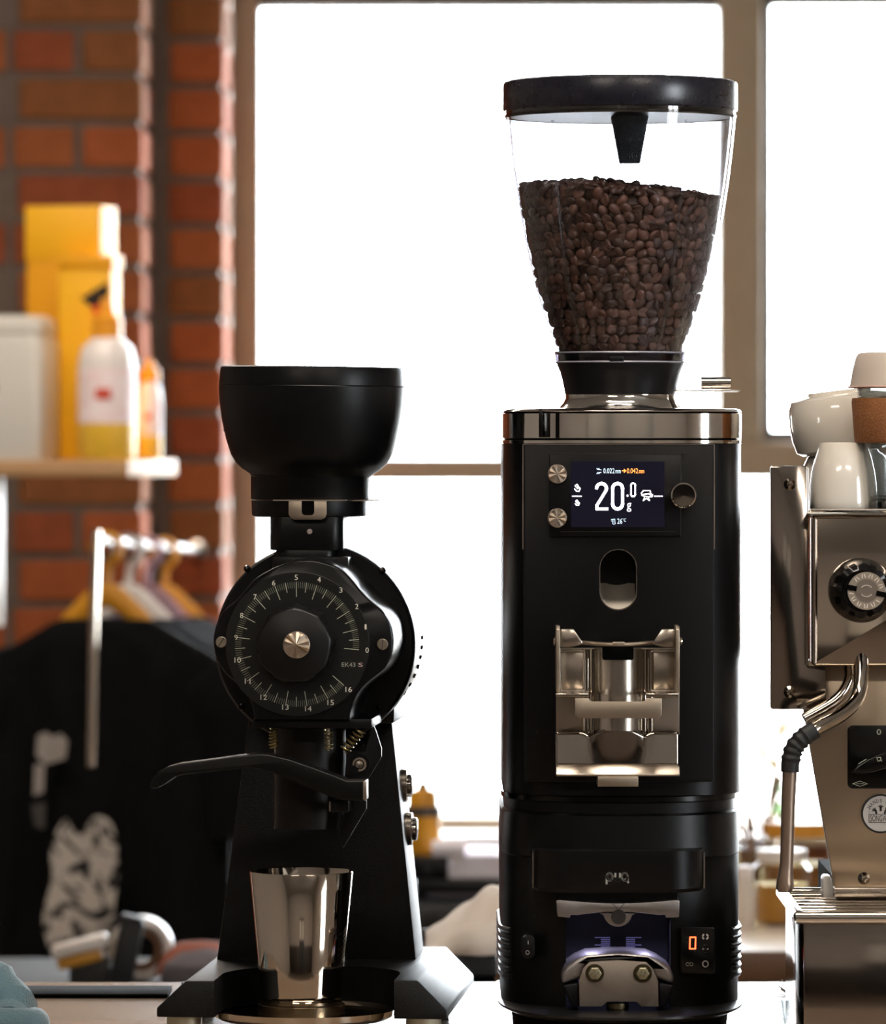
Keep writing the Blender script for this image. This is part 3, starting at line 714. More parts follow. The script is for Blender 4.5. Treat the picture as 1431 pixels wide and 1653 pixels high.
# silver ring under the hopper
G.add('head_ring', loftz([(OUT(-.0005), gz(708)), (OUT(.0005), gz(707)), (OUT(.0005), gz(668)), (OUT(-.0005), gz(667))]), CHROME)
G.add('ring_groove', loftz([(OUT(-.0015), gz(709.5)), (OUT(-.0015), gz(665))]), VOID)
G.add('ring_base', loftz([(OUT(-.0005), gz(716.5)), (OUT(.0006), gz(715.5)), (OUT(.0006), gz(710.5)), (OUT(-.0004), gz(709.5))]), CHROME)
G.add('ring_cap', loftz([(OUT(.0), gz(665.5)), (OUT(.0005), gz(664.5)), (OUT(-.001), gz(661.5)), (OUT(-.005), gz(660)), (OUT(-.03), gz(659.3))]), CHROME)
fy = -.0992
G.add('ring_clip', G.bx(870.5, 876, 659, 706, fy-.0018, fy+.01), GLOSSB, bevel=.0006)
G.add('ring_joint', G.bx(897.5, 898.7, 666, 707, fy-.0004, fy+.004), VOID)
# neck, collar and clear hopper
hx = G.p(1002, 600, 0)[0]
def prof(L_, cx=1003): return [(r*G.k(), gz(py)) for r, py in L_]
G.add('neck', lathe(prof([(104, 661), (100, 658), (93, 651), (89, 643), (88.5, 636)]), (hx, 0, 0), 64), CHROME)
G.add('collar', lathe(prof([(89, 637), (90, 634), (92.5, 620), (97, 602), (103, 587), (101, 586.5)]), (hx, 0, 0), 64), PLASTB)
CLEAR = clear_mat('hopper_polycarbonate', '#f4f5f8', 0.07, 0.03, .02)
CLEARD = clear_mat('smoked_polycarbonate', '#8d8c98', 0.10, 0.05)
G.add('clear_band', lathe(prof([(102.5, 587), (104.5, 582), (105.5, 575), (106.5, 569)]), (hx, 0, 0), 64, close=False), CLEARD)
G.add('band_core', lathe(prof([(99, 586), (100, 584), (101, 571), (100, 569.5)]), (hx, 0, 0), 64), M('grey_throat', '#56555c', .35))
G.add('band_trim', join(lathe(prof([(105, 586.5), (105.8, 585), (104.8, 583.5)]), (hx, 0, 0), 64, close=False), lathe(prof([(105.5, 572), (107, 570), (106, 568)]), (hx, 0, 0), 64, close=False)), M('clear_grey_edge', '#8f8f9a', .25))
G.add('band_latch', join(G.bx(984, 1008, 575, 583, -.0535, -.050)), PLASTB, bevel=.0008)
HP = [(106, 569), (119, 535), (132, 500), (145, 455), (156, 405), (167, 345), (175, 295), (181, 245), (185, 205), (186.5, 186)]
def hr(z):
    ps = prof(HP)
    for (r0, z0), (r1, z1) in zip(ps[:-1], ps[1:]):
        if z0 <= z <= z1: return r0+(r1-r0)*(z-z0)/(z1-z0)
    return ps[-1][0] if z > ps[-1][1] else ps[0][0]
hpz = [gz(569)+(gz(186)-gz(569))*i/24 for i in range(25)]
hop = G.add('hopper', lathe([(hr(z), z) for z in hpz]+[(hr(z)-.0028, z) for z in reversed(hpz)], (hx, 0, 0), 72, close=False), CLEAR, sharp=60)
G.add('hopper_rim', lathe(prof([(186, 191), (187.5, 189), (187, 186.5), (184, 185.5), (182, 188), (184, 191)]), (hx, 0, 0), 72, close=False), clear_mat('clear_rim', '#c9c6c4', .12, .05))
lidp = G.add('hopper_lid', lathe(prof([(184, 181), (188.5, 180), (189.5, 178), (189.5, 138), (188, 134), (181, 131.5), (0, 131)]), (hx, 0, 0), 72, close=True), LIDB)
G.add('lid_insert', lathe(prof([(183.5, 191), (185.5, 190), (185.5, 180), (183, 180)]), (hx, 0, 0), 72, close=False), clear_mat('smoked_insert', '#6e6c6c', .15, .05), parent=lidp)
G.add('lid_plate', lathe(prof([(0, 189), (178, 189.5), (180, 187), (180, 181), (0, 181)]), (hx, 0, 0), 72), PLASTB, parent=lidp)
k_ = G.k(); sx = G.p(1017, 200, 0)[0]
def sqo(cx, w, d): return [(x, y) for x, y in rrect(cx-w, cx+w, -d, d, min(w, d)*.35)]
G.add('lid_stem', loftz([(sqo(sx, 16*k_, 14*k_), gz(264)), (sqo(sx, 17*k_, 15*k_), gz(262)), (sqo(sx, 26*k_, 24*k_), gz(212)), (sqo(sx, 30*k_, 28*k_), gz(189))]), M('scuffed_dark_plastic', '#39424a', .35, var=.6, scale=500, bump=.5, bscale=900), parent=lidp)
G.add('hopper_seam', join(*[tube([(hx+(hr(z)-.001)*math.cos(a), (hr(z)-.001)*math.sin(a), z) for z in hpz[1:-1]], .0012, 6) for a in (math.radians(-57), math.radians(-128))]), clear_mat('clear_seam', '#e2e4e8', .16, .08), parent=hop)
sl_ = G.add('hopper_slide', join(G.bx(1088, 1195, 629.5, 632, -.012, .02)), STEEL, bevel=.0004)
cc = G.P(1156, 618.5, 0)
G.add('slide_grip', lathe([(9.5*k_, -24*k_), (10*k_, -23.5*k_), (10*k_, 23.5*k_), (9.5*k_, 24*k_)], (cc[0], 0.0, cc[2]), 24, 'x'), CHROME, parent=sl_)
# front panel lines, display, buttons, dial
fp = -.1005
fpl = G.add('front_panel', prism(G.rr(846, 1152.5, 718, 1262, 4, fp), fp, -.096), BLACK, bevel=.0006)
cut(fpl, prism(stad, -.14, -.062))
EDGE = M('bright_edge', '#b5aa9e', .3, 1.0)
G.add('panel_edge_glint', join(G.bx(844, 845.3, 717.5, 887, fp-.0003, fp+.004), G.bx(1153, 1154.6, 717.5, 887, fp-.0003, fp+.004), G.bx(844, 1154, 717, 717.7, fp-.0003, fp+.004)), EDGE)  # bright metal strips stand in for light caught on the panel's gap edges
dy_ = fp-.003
dis = G.add('display', prism(G.rr(887, 1100, 733, 866, 2, dy_), dy_, fp), M('display_bezel', (0.0025, 0.0025, 0.003), .3, spec=.2), bevel=.0006)
G.add('bezel_edge', join(G.bx(888, 1106, 731.8, 732.6, dy_+.001, fp), G.bx(1100.5, 1101.3, 732, 775, dy_+.001, fp), G.bx(905, 1092, 858, 858.7, dy_-.0004, dy_+.001)), M('dim_edge', '#5a544c', .4, 1.0), parent=dis)
dy2 = dy_-.0006
G.add('screen', G.bx(922, 1073, 745, 851, dy2, dy_), SCREEN, parent=dis)
yt_ = dy2-.0003
G.add('large_digits', join(strokes([G.pts([(971.5+8*math.cos(math.radians(a)), 788.5-8*math.sin(math.radians(a))) for a in range(180, -31, -15)]+[(964, 816), (964, 821.5), (981, 821.5)], yt_), G.pts([(997.5+8*math.cos(math.radians(a)), 788.5-8*math.sin(math.radians(a))) for a in range(0, 181, 15)]+[(997.5+8*math.cos(math.radians(a)), 813.5-8*math.sin(math.radians(a))) for a in range(180, 361, 15)]+[(1005.5, 788.5)], yt_)], 4.6*G.k(yt_), yt_-.0001, yt_+.0001)), LITW, parent=dis)
G.add('small_digits', join(strokes([G.pts([(1022.5+3.4*math.cos(math.radians(a)), 783.5-3.4*math.sin(math.radians(a))) for a in range(0, 181, 20)]+[(1022.5+3.4*math.cos(math.radians(a)), 798-3.4*math.sin(math.radians(a))) for a in range(180, 361, 20)]+[(1025.9, 783.5)], yt_)], 2*G.k(yt_), yt_-.0001, yt_+.0001), ttext(G, '.', 1012, 1015, 798.5, 802, yt_), ttext(G, 'g', 1012.5, 1019.5, 812, 826, yt_)), LITW, parent=dis)
def ln(L_, w_, T=G, y=yt_): return strokes([T.pts(l, y) for l in L_], w_*T.k(y), y-.0001, y+.0001)
hand = lambda cx, cy, f: [[(cx-3*f, cy-4*f), (cx, cy-6*f), (cx+2*f, cy-3*f), (cx, cy-1*f), (cx-3*f, cy-3*f)], [(cx-4*f, cy+1*f), (cx-1*f, cy+5*f), (cx+3*f, cy+5*f), (cx+5*f, cy+1*f), (cx+4*f, cy-1*f), (cx, cy+1*f)]]
G.add('screen_icons', join(ln(hand(932, 788, 1), 1.5), ln(hand(932, 812, .75), 1.5), ln([[(924.5, 801), (939, 801)]], 1.7), ln([[(1057, 801), (1070, 801)]], 1.7),
      ln([[(1036, 796), (1039, 792), (1050, 792), (1051, 797), (1054, 799), (1053, 802), (1048, 802), (1037, 800), (1036, 796)], [(1039, 798), (1048, 797), (1052, 800)], [(1041, 803), (1039, 808), (1044, 804.5), (1049, 808), (1047, 803)]], 1.5)), LITW, parent=dis)
G.add('setting_digits', join(ttext(G, '0.022', 974.5, 992.5, 756, 764, yt_), ttext(G, 'mm', 994, 1002.5, 759, 764, yt_), ttext(G, '26', 997, 1005, 837, 845.5, yt_), ttext(G, 'C', 1007.5, 1011, 837, 842, yt_),
      ln([[(1005.6, 837.6), (1006.4, 837.6)]], .8), ln([[(990, 838), (993, 838), (993, 843), (994, 845), (991.5, 846.5), (989.5, 845), (990, 843), (990, 838)], [(987, 838.5), (989, 838.5)], [(987, 841), (989, 841)]], .8),
      ln([[(964, 757), (971, 758.5)], [(964, 764), (971, 762.5)], [(964, 756), (966, 758.5)], [(967, 756), (969, 758.5)], [(964, 765), (966, 762.5)], [(967, 765), (969, 762.5)]], 1)), LITB, parent=dis)
G.add('target_digits', join(ttext(G, '0.042', 1012.5, 1030.5, 756, 764, yt_), ttext(G, 'mm', 1032, 1040.5, 759, 764, yt_), ln([[(1005, 760), (1010.5, 760)], [(1008, 757.5), (1010.5, 760), (1008, 762.5)]], 1.3)), LITO, parent=dis)
for py in (765, 836):
    c_ = G.P(900, py, dy_); b_ = G.add('button', disc_y(c_[0], c_[2], 15.5*G.k(dy_), dy_-.004, dy_, 40, .0006), SPUN)
    # the spun face as shallow facets round the middle
    n_ = 16; rr_ = 14*G.k(dy_); V = [(c_[0], dy_-.0046, c_[2])]; Fc = []
    for i in range(n_): a = 2*PI*i/n_; V.append((c_[0]+rr_*math.cos(a), dy_-.0041-(.00045 if i % 2 else 0), c_[2]+rr_*math.sin(a)))
    for i in range(n_): Fc.append((0, 1+i, 1+(i+1) % n_))
    G.add('button_face', (V, Fc), SPUN, parent=b_, sharp=5)
c_ = G.P(1102.5, 801, dy_-.02); rk = 20.5*G.k(dy_-.02)
kn = G.add('dial_knob', lathe([(rk*.9, 0), (rk, .001), (rk, .018), (rk*.97, .019)], (c_[0]+.0008, dy_-.02, c_[2]+.0006), 48, 'y'), CHROME)
G.add('dial_face', lathe([(0, -.0002), (rk*.86, -.0004), (rk*.9, .0)], (c_[0]+.0008, dy_-.02, c_[2]+.0006), 48, 'y'), M('dark_dial_glass', '#6a625a', .06, 1.0), parent=kn)
# portafilter fork and bag holder in brushed steel
yk0 = -.1005
H = G.add('holder_back_plate', G.bx(898, 1097.5, 1046, 1186, yk0-.003, yk0), STEELH, bevel=.0006)
for a, b in ((904, 946), (1050, 1092)):
    G.add('holder_well', join(ring_prism(G.rr(a, b, 1050, 1116, 4, yk0-.006), G.rr(a+2, b-2, 1052, 1114, 3, yk0-.006), yk0-.0075, yk0-.003), G.bx(a+2, b-2, 1052, 1114, yk0-.005, yk0-.003)), STEEL, parent=H, bevel=.0003)
for cx_, r_ in ((947, 7), (957, 6), (1040, 6), (1050, 7)):
    q = G.P(cx_, 1115, yk0-.004)
    G.add('holder_column', lathe([(r_*G.k(), G.p(0, 1184, yk0-.004)[1]), (r_*G.k(), G.p(0, 1048, yk0-.004)[1])], (q[0], yk0-.003, 0), 24, 'z'), STEELP, parent=H)
q = G.P(998, 1100, yk0-.01)
fn = G.add('funnel', lathe([(38*G.k(), G.p(0, 1180, yk0-.02)[1]), (38*G.k(), G.p(0, 1047, yk0-.02)[1])], (q[0], yk0-.001, 0), 48, 'z', PI, 2*PI, False), STEEL)
G.add('funnel_notch', prism(G.rr(973, 1023.5, 1036, 1065.5, 3.5, -.1235), -.1235, -.1175), VOID, parent=fn, bevel=.0004)
arc = [G.p(940+117*i/24, 1038-7*math.sin(PI*i/24)*-.35, -.125) for i in range(25)]
G.add('funnel_rim', tube([(x, -.112-.016*math.sin(PI*i/24), z) for i, (x, z) in enumerate(arc)], .0016, 8), SATIN, parent=fn)
G.add('funnel_tab', G.bx(989, 1009, 1036, 1042.5, -.1295, -.1275), SATIN, parent=fn, bevel=.0005)
for a, b in ((898, 904.5), (1091, 1097.5)):
    sp_ = G.add('side_plate', prismx([(-.1, G.p(0, 1010, -.12)[1]), (-.13, G.p(0, 1010, -.13)[1]), (-.134, G.p(0, 1016, -.13)[1]), (-.134, G.p(0, 1118, -.13)[1]), (-.1, G.p(0, 1118, -.12)[1])], G.x(a, -.13), G.x(b, -.13)), SATIN, bevel=.0006)
    cxs = a-2 if a < 1000 else b+2; q = G.P(cxs, 1035, -.115)
    G.add('side_screw', lathe([(.003, -.0012), (.0035, 0), (.003, .0012)], (q[0], -.118, q[2]), 16, 'x'), STEEL, parent=sp_)
for s_ in (0, 1):
    e = [(905, 1015), (927, 1015), (941, 1036), (940, 1041), (921, 1045), (905, 1045)]
    e = e if not s_ else [(1995.5-a, b) for a, b in reversed(e)]
    G.add('ear', prism(G.pts(e, -.128), -.128, -.118), STEEL, bevel=.0012)
FK = G.add('fork_bar', prism(G.pts([(928.5, 1127), (951, 1127), (953, 1131), (957, 1132.5), (1038, 1132.5), (1042, 1131), (1044, 1127), (1069, 1127), (1069, 1154), (1064, 1159.5), (934, 1159.5), (928.5, 1154)], -.15), -.15, -.1475), SATIN, bevel=.0005)
for a, b in ((897.5, 951), (1044, 1096.5)):
    G.add('fork_arm', G.bx(a, b, 1119, 1125.5, -.15, -.10), STEELP, parent=FK, bevel=.0008)
# lower shield: slopes out to a bright bottom lip
V, Fc = [], []; n_ = 48; rows = 10
for j in range(rows+1):
    v = j/rows
    for i in range(n_+1):
        u = i/n_; px_ = 898+199.5*u
        d = abs(px_-997.5)
        ty = 1181+(-13*math.cos(d/46*PI/2)+6 if d < 46 else 6*max(0, 1-(d-46)/14))
        yb_ = -.112-.002*v
        bul = .007*max(0, math.cos(min(1, d/46)*PI/2))*(1-v)**1.5
        z0 = G.p(0, ty, -.112-bul)[1]; z1 = G.p(0, 1238, -.116)[1]
        V.append((G.x(px_, -.13), yb_-bul, z0+(z1-z0)*v))
for j in range(rows):
    for i in range(n_): q = j*(n_+1)+i; Fc.append((q, q+1, q+n_+2, q+n_+1))
sd = G.add('shield', (V, Fc), M('dark_mirror_steel', '#8f8880', .13, 1.0, var=.05), sharp=80)
md = sd.modifiers.new('thick', 'SOLIDIFY'); md.thickness = .002; md.offset = -1
zl0 = G.p(0, 1237, -.117)[1]; zl1 = G.p(0, 1253, -.12)[1]
G.add('shield_lip', prismx([(-.1165, zl0), (-.1215, zl1+.0012), (-.121, zl1), (-.112, zl1), (-.112, zl0)], G.x(898, -.118), G.x(1097.5, -.118)), STEELH, bevel=.0004)
G.add('shield_foot', G.bx(965, 1031, 1253, 1270, -.125, -.10), SATIN, bevel=.0006)

# ------------------------------------------------------------------ roasted beans in the hopper
BEANM = [M('roasted_bean_'+n, a, .34, col2=b, scale=300, bump=.12, bscale=700) for n, a, b in (('dark', '#54392c', '#382620'), ('mid', '#6c4a39', '#4a3228'), ('warm', '#805744', '#583a2c'))]
def bean_geo():
    V, Fc = [], []; n, m_ = 16, 9
    for j in range(m_+1):
        th = PI*j/m_
        for i in range(n):
            a = 2*PI*i/n
            x = 5.5*math.cos(th); y = 4.3*math.sin(th)*math.cos(a); z = 3.3*math.sin(th)*math.sin(a)
            if z < 0: z *= .45
            if z < -.1 and abs(y) < 1.1: z += 1.35*math.sin(th)
            V.append((x*.001, y*.001, z*.001))
    for j in range(m_):
        for i in range(n): k = (i+1) % n; Fc.append((j*n+i, j*n+k, (j+1)*n+k, (j+1)*n+i))
    return V, Fc
BG = bean_geo(); BMS = [mesh('coffee_bean', BG, m_, sharp=80) for m_ in BEANM]
rnd = random.Random(3)
def heap(x, y):
    # top of the heap above the base (pixel rows turned to height), highest left of the middle
    px_ = 1003+x/k_; r2 = (y/k_)
    base = 296+abs(px_-955)**1.4*.012 if px_ < 955 else 296+abs(px_-955)**1.25*.036
    return gz(base+(abs(r2)/150)**2*14)
zbot = gz(566); cand = []
def frame(n_, face_flat):
    n_ = n_.normalized(); t_ = n_.cross(Vector((rnd.uniform(-1, 1), rnd.uniform(-1, 1), rnd.uniform(-1, 1)))).normalized(); b_ = n_.cross(t_)
    zz = -n_ if face_flat else n_
    tl = rnd.gauss(0, .28); tl2 = rnd.gauss(0, .28)
    m3 = Matrix((t_, (zz.cross(t_)), zz)).transposed()
    return m3 @ Matrix.Rotation(tl, 3, 'X') @ Matrix.Rotation(tl2, 3, 'Y')
row = 0; z = zbot+.002
while z < gz(292):
    R_ = hr(z)-.0028
    n_ = int(2*PI*R_/.0088)
    for i in range(n_):
        a = 2*PI*(i+.5*(row % 2)+rnd.uniform(-.22, .22))/n_
        zz = z+rnd.uniform(-.0013, .0013); rr_ = hr(zz)-.0028-.0042-abs(rnd.gauss(0, .0007))
        x, y = hx+rr_*math.cos(a), rr_*math.sin(a)
        if zz > heap(x-hx, y)-.002: continue
        sl = Vector((math.cos(a), math.sin(a), -.28))
        cand.append((Vector((x, y, zz)), frame(sl, rnd.random() < .4), -math.sin(a)))
    z += .0068; row += 1
front = [c for c in cand if c[2] > .0]; front.sort(key=lambda c: -c[2]); top300 = front[:300]; ids = set(id(c) for c in top300)
for c in top300:
    o = bpy.data.objects.new('coffee_bean', rnd.choice(BMS)); COL.objects.link(o)
    sc_ = rnd.uniform(.9, 1.1); o.matrix_world = Matrix.Translation(c[0]+Vector(G.o.location)) @ c[1].to_4x4() @ Matrix.Scale(sc_, 4)
    tag(o, 'brown roasted coffee bean pressed against the front of the clear hopper', 'coffee bean', 'coffee beans at the hopper front')
rest = [(c[0], c[1]) for c in cand if id(c) not in ids]
x = -.085
while x < .085:
    y = -.085
    while y < .085:
        xx, yy = x+rnd.uniform(-.002, .002), y+rnd.uniform(-.002, .002); zz = heap(xx, yy)+rnd.uniform(-.002, .002)
        if math.hypot(xx, yy) < hr(zz)-.0075: rest.append((Vector((hx+xx, yy, zz)), frame(Vector((rnd.gauss(0, .4), rnd.gauss(0, .4), 1)), rnd.random() < .4)))
        y += .0064
    x += .0064
for c in front[:900]:   # second layer showing through the gaps
    d = Vector((c[0].x-hx, c[0].y, 0)).normalized(); q = c[0]-d*.0045+Vector((rnd.uniform(-.004, .004), 0, .003+rnd.uniform(-.001, .001)))
    if q.z < heap(q.x-hx, q.y)-.003: rest.append((q, frame(Vector((d.x, d.y, 0)), rnd.random() < .4)))
V, Fc = [], []
for q, m3 in rest:
    o_ = len(V); V += [tuple(m3 @ Vector(p)+q) for p in BG[0]]; Fc += [tuple(i+o_ for i in f) for f in BG[1]]
co = []; 
for i in range(20):
    f = i/19; zz = zbot+(gz(325)-zbot)*f; co.append((hr(zz)-.0028-.0085, zz))
V2, F2 = lathe(co+[(.045, gz(310)), (0, gz(304))], (hx, 0, 0), 48)
cof = len(V); V += V2; F2o = [tuple(i+cof for i in f) for f in F2]
bs = obj('coffee_beans', mesh('coffee_beans', (V, Fc+F2o), BEANM[0], sharp=80), None); bs.location = G.o.location
tag(bs, 'mass of roasted coffee beans filling the rest of the hopper', 'coffee beans', kind='stuff')

# ------------------------------------------------------------------ automatic tamping press under the grinder
Q = Thing('tamping_press', 'black automatic tamping press standing below the espresso grinder', 'tamping press', 1000, 0.0, CT)
qz = lambda py: Q.p(1000, py, 0)[1]
aQ = 191*Q.k()
QO = lambda d=0.0, f=0.0, n=2.6: G_outline(aQ+d, .098+d+f, .15+d, n)
Q.add('top_flange', loftz([(QO(-.002), qz(1284)), (QO(.0), qz(1282)), (QO(.0), qz(1274)), (QO(-.003), qz(1272.1))]), GLOSSB)
Q.add('flange_groove', loftz([(QO(-.0025), qz(1301)), (QO(-.0025), qz(1283))]), BLACK)
Q.add('upper_housing', loftz([(QO(.0, .004), qz(1372)), (QO(.0008, .004), qz(1370)), (QO(.0002, .002), qz(1304)), (QO(-.0015, .002), qz(1300.5))]), BLACK)
zpl = .0285
lower = Q.add('lower_housing', loftz([(QO(.0, -.004), zpl), (QO(.0005, -.004), qz(1372.5))]), BLACK)
c0 = Q.p(914, 1440, -.09); c1 = Q.p(1083, 1440, -.09)
cut(lower, box(c0[0], c1[0], -.2, -.03, zpl-.01, c0[1]))
INT = M('press_back_wall', (0.010, 0.010, 0.016), .55)
Q.add('back_wall', box(c0[0], c1[0], -.0305, -.028, zpl, c0[1]), INT)
hb = Q.add('press_head', loftz([([(x, y) for x, y in rrect(Q.x(864, -.12), Q.x(1135, -.12), -.126, -.02, .03, 8)], Q.p(0, 1441, -.125)[1]), ([(x, y) for x, y in rrect(Q.x(860.5, -.12), Q.x(1138, -.12), -.128, -.02, .03, 8)], Q.p(0, 1435, -.125)[1]), ([(x, y) for x, y in rrect(Q.x(860.5, -.12), Q.x(1138, -.12), -.128, -.02, .03, 8)], Q.p(0, 1374, -.125)[1])]), BLACK)
for a, b in ((860, 861.5), (1136.5, 1138.5)): Q.add('head_edge', Q.bx(a, b, 1376, 1434, -.105, -.1), EDGE, parent=hb)
ly = -.1285
k2 = Q.k(ly)
def ctr(px, py): return Q.p(px, py, ly)
def arcpts(cx, cy, rx, ry, a0, a1, n=14): return [(cx+rx*math.cos(math.radians(a0+(a1-a0)*i/n)), cy-ry*math.sin(math.radians(a0+(a1-a0)*i/n))) for i in range(n+1)]
logo = [[(979.8, 1426.5)]+[(979.8, 1414)]+arcpts(984.6, 1415.5, 4.6, 6, 180, -180)[1:],
        [(994, 1410)]+arcpts(997.6, 1417, 3.8, 4.8, 180, 360)+[(1001.4, 1410)],
        arcpts(1009, 1415.5, 4.6, 6, 0, 360)+[(1013.8, 1422)], [(1010, 1419), (1015, 1424.5)]]
Q.add('logo', strokes([Q.pts(l, ly) for l in logo], 3.1*k2, ly, ly+.0006), M('silver_logo', '#c4c4c0', .35, .6), parent=hb)
# tamp ring with pointer
ry = -.118
top_ = [(898, 1453), (905, 1452.5)]+[(905+185*i/16, 1452.5+5.5*math.sin(PI*i/16)) for i in range(1, 16)]+[(1091, 1452.5), (1098, 1453)]
bot_ = [(1097, 1481), (1075, 1482), (1075, 1477)]+[(1074-152*i/14, 1479-7*math.sin(PI*i/14)) for i in range(1, 14)]+[(921, 1477), (921, 1482), (900, 1480)]
tr = Q.add('tamp_collar', prism(Q.pts(top_+bot_, ry), ry, ry+.03), CAST, bevel=.0012)
Q.add('collar_pointer', strokes([Q.pts([(989, 1458.5), (999, 1469), (1008, 1458.5)], ry-.0002)], 1.1*k2, ry-.0003, ry), M('dark_line', '#3c3834', .5), parent=tr)
hc = Q.P(998, 1474, ry)
Q.add('collar_hub', prism(Q.pts([(968, 1474)]+arcpts(998, 1474, 23, 22, 190, 350, 16)+[(1028, 1474)], ry+.002), ry+.002, ry+.02), CAST, parent=tr, bevel=.001)
Q.add('hub_socket', lathe([(12*k2, 0), (12*k2, .004)], (Q.x(999, ry), ry-.0004, Q.p(0, 1480, ry)[1]), 28, 'y'), M('dark_socket', '#1a1715', .5), parent=tr)
Q.add('collar_neck', Q.bx(902, 1094, 1441, 1455, -.112, -.04), BLACK)
# scale on the back wall
by = -.0312
sc_l = []
for i in range(9):
    py = 1513.5+i*3.0; lw_, rw_ = (961, 985) if i in (0, 4) else (971, 985)
    sc_l.append([(lw_, py), (rw_, py)]); sc_l.append([(1996.5-b, py) for b in (rw_, lw_)])
Q.add('scale_marks', strokes([Q.pts(l, by) for l in sc_l], 1.25*Q.k(by), by, by+.0004), M('glowing_scale_print', '#c9c6ea', .5, emit='#8f8ce0', es=.12))  # faint emission puts the blue LED light into the printed marks
# LEDs under the collar
LED = M('led_lens', '#dfe2ff', .3, emit='#b9bdff', es=5)
for px_ in (944, 1058):
    q = Q.P(px_, 1468, -.075)
    ld = Q.add('led', lathe([(.003, 0), (.0025, -.0015), (0, -.002)], (q[0], -.075, q[2]), 16), LED)
    L_ = bpy.data.lights.new('led_light', 'SPOT'); L_.energy = .14; L_.color = (.62, .6, 1.0); L_.spot_size = 2.3; L_.spot_blend = .8; L_.shadow_soft_size = .003
    lo = bpy.data.objects.new('led_light', L_); COL.objects.link(lo); lo.parent = Q.o; lo.location = (q[0], -.078, q[2]-.003); lo.rotation_euler = (0, 0, 0)
# portafilter cradle
cy_ = -.118
cr = Q.add('cradle_fork', prism(Q.pts([(907, 1590), (907, 1572), (914, 1560), (930, 1549), (947, 1541.5), (985, 1539), (1012, 1539), (1046, 1541.5), (1063, 1549), (1079, 1560), (1088, 1572), (1089, 1590), (1070, 1583), (1056, 1579), (1052, 1562), (1044, 1552), (998, 1548), (952, 1552), (943, 1562), (940, 1579), (925, 1583)], cy_), cy_, cy_+.06), CAST, bevel=.0035, bseg=3)
fpn = Q.add('cradle_front', prism(Q.pts([(936, 1625), (935, 1583), (942, 1563), (952, 1553), (998, 1550), (1044, 1553), (1054, 1563), (1063, 1583), (1064, 1625), (1036, 1625), (1028, 1617), (981, 1617), (972, 1625)], cy_-.004), cy_-.004, cy_+.004), M('warm_cast_plate', '#857c72', .45, .85, var=.1, scale=400), bevel=.0006)
for cs_ in ([(908, 1590), (935, 1586), (936, 1625), (924, 1625)], [(1064, 1586), (1088, 1590), (1076, 1625), (1064, 1625)]): Q.add('cradle_side', prism(Q.pts(cs_, cy_), cy_, cy_+.05), PLASTB, bevel=.002)
for px_, ang in ((960.5, .3), (1038, .1)):
    q = Q.P(px_, 1571, cy_-.004)
    bo = Q.add('hex_bolt', lathe([(10.5*k2, cy_-.0085), (11.5*k2, cy_-.0075), (11.5*k2, cy_-.004)], (q[0], 0, q[2]), 6, 'y'), M('zinc_bolt', '#a9a488', .38, 1.0, var=.3, scale=200), bevel=.0004)
    Q.add('washer', ring_prism([(q[0]+15*k2*math.cos(2*PI*i/28), q[2]+15*k2*math.sin(2*PI*i/28)) for i in range(28)], [(q[0]+10*k2*math.cos(2*PI*i/28), q[2]+10*k2*math.sin(2*PI*i/28)) for i in range(28)], cy_-.0055, cy_-.004), M('dark_washer', '#4a4534', .4, 1.0), parent=bo)
    Q.add('bolt_mark', join(*[rot_text(text_m(s_, q[0]-4.5*k2, q[0]+4.5*k2, q[2]+o_*k2, q[2]+(o_+5)*k2, cy_-.0087, 0), q[0], q[2], -ang*2) for s_, o_ in (('8.8', .5), ('EF', -6))]), M('bolt_stamp', '#5b563f', .5), parent=bo)
q = Q.P(998, 1624, cy_)
Q.add('adjusting_nut', lathe([(18*k2, q[2]-.003), (18.5*k2, q[2]-.002), (18.5*k2, q[2]+.0015), (17*k2, q[2]+.0022), (3*k2, q[2]+.0022), (3*k2, q[2]+.005)], (q[0], cy_+.012, 0), 28), M('brass_nut', '#7d7258', .4, 1.0))
# control panel right, switch left
py_ = -.0935
pn = Q.add('control_panel', prism(Q.rr(1099, 1154, 1497, 1572, 4, py_), py_, -.08), GLOSSB, bevel=.0005)
ty_ = py_-.0003
def seg7(L_, w_, y): return strokes([Q.pts(l, y) for l in L_], w_*Q.k(y), y-.0001, y+.0001)
Q.add('red_digit', seg7([[(1114.5, 1513), (1123.5, 1513), (1123, 1531.5), (1114, 1531.5), (1114.5, 1513)]], 2.3, ty_), LITR, parent=pn)
PK = M('panel_print', '#b9b3b0', .6)
Q.add('panel_icons', join(seg7([[(1136.5, 1508.5), (1135, 1511)], [(1141.5, 1508.5), (1143.5, 1511)], [(1136.5, 1515.5), (1135, 1513.5)], [(1141.5, 1515.5), (1143.5, 1513.5)]], 2.6, ty_),
      seg7([arcpts(1139.3, 1530.8, 3.5, 3.4, 0, 180)], 2.6, ty_), seg7([arcpts(1139.3, 1533, 3.5, 3.2, 180, 360)], 2.6, ty_), seg7([arcpts(1139.3, 1556, 4.4, 4.8, 0, 360)], 1.7, ty_),
      seg7([arcpts(1110.5, 1556.5, 2.8, 2.4, 0, 360)+arcpts(1116.5, 1556.5, 2.8, 2.4, 180, -180)], 1.0, ty_)), PK, parent=pn)
sw = Q.add('power_switch', prism(Q.rr(843, 864, 1510, 1548, 9, py_), py_+.003, -.075), BLACK, bevel=.0008)
Q.add('switch_marks', join(seg7([[(853, 1519), (853, 1524)]], 1.0, py_+.0026), seg7([arcpts(852, 1537.5, 2.8, 3, 0, 360)], 1.0, py_+.0026)), PK, parent=sw)
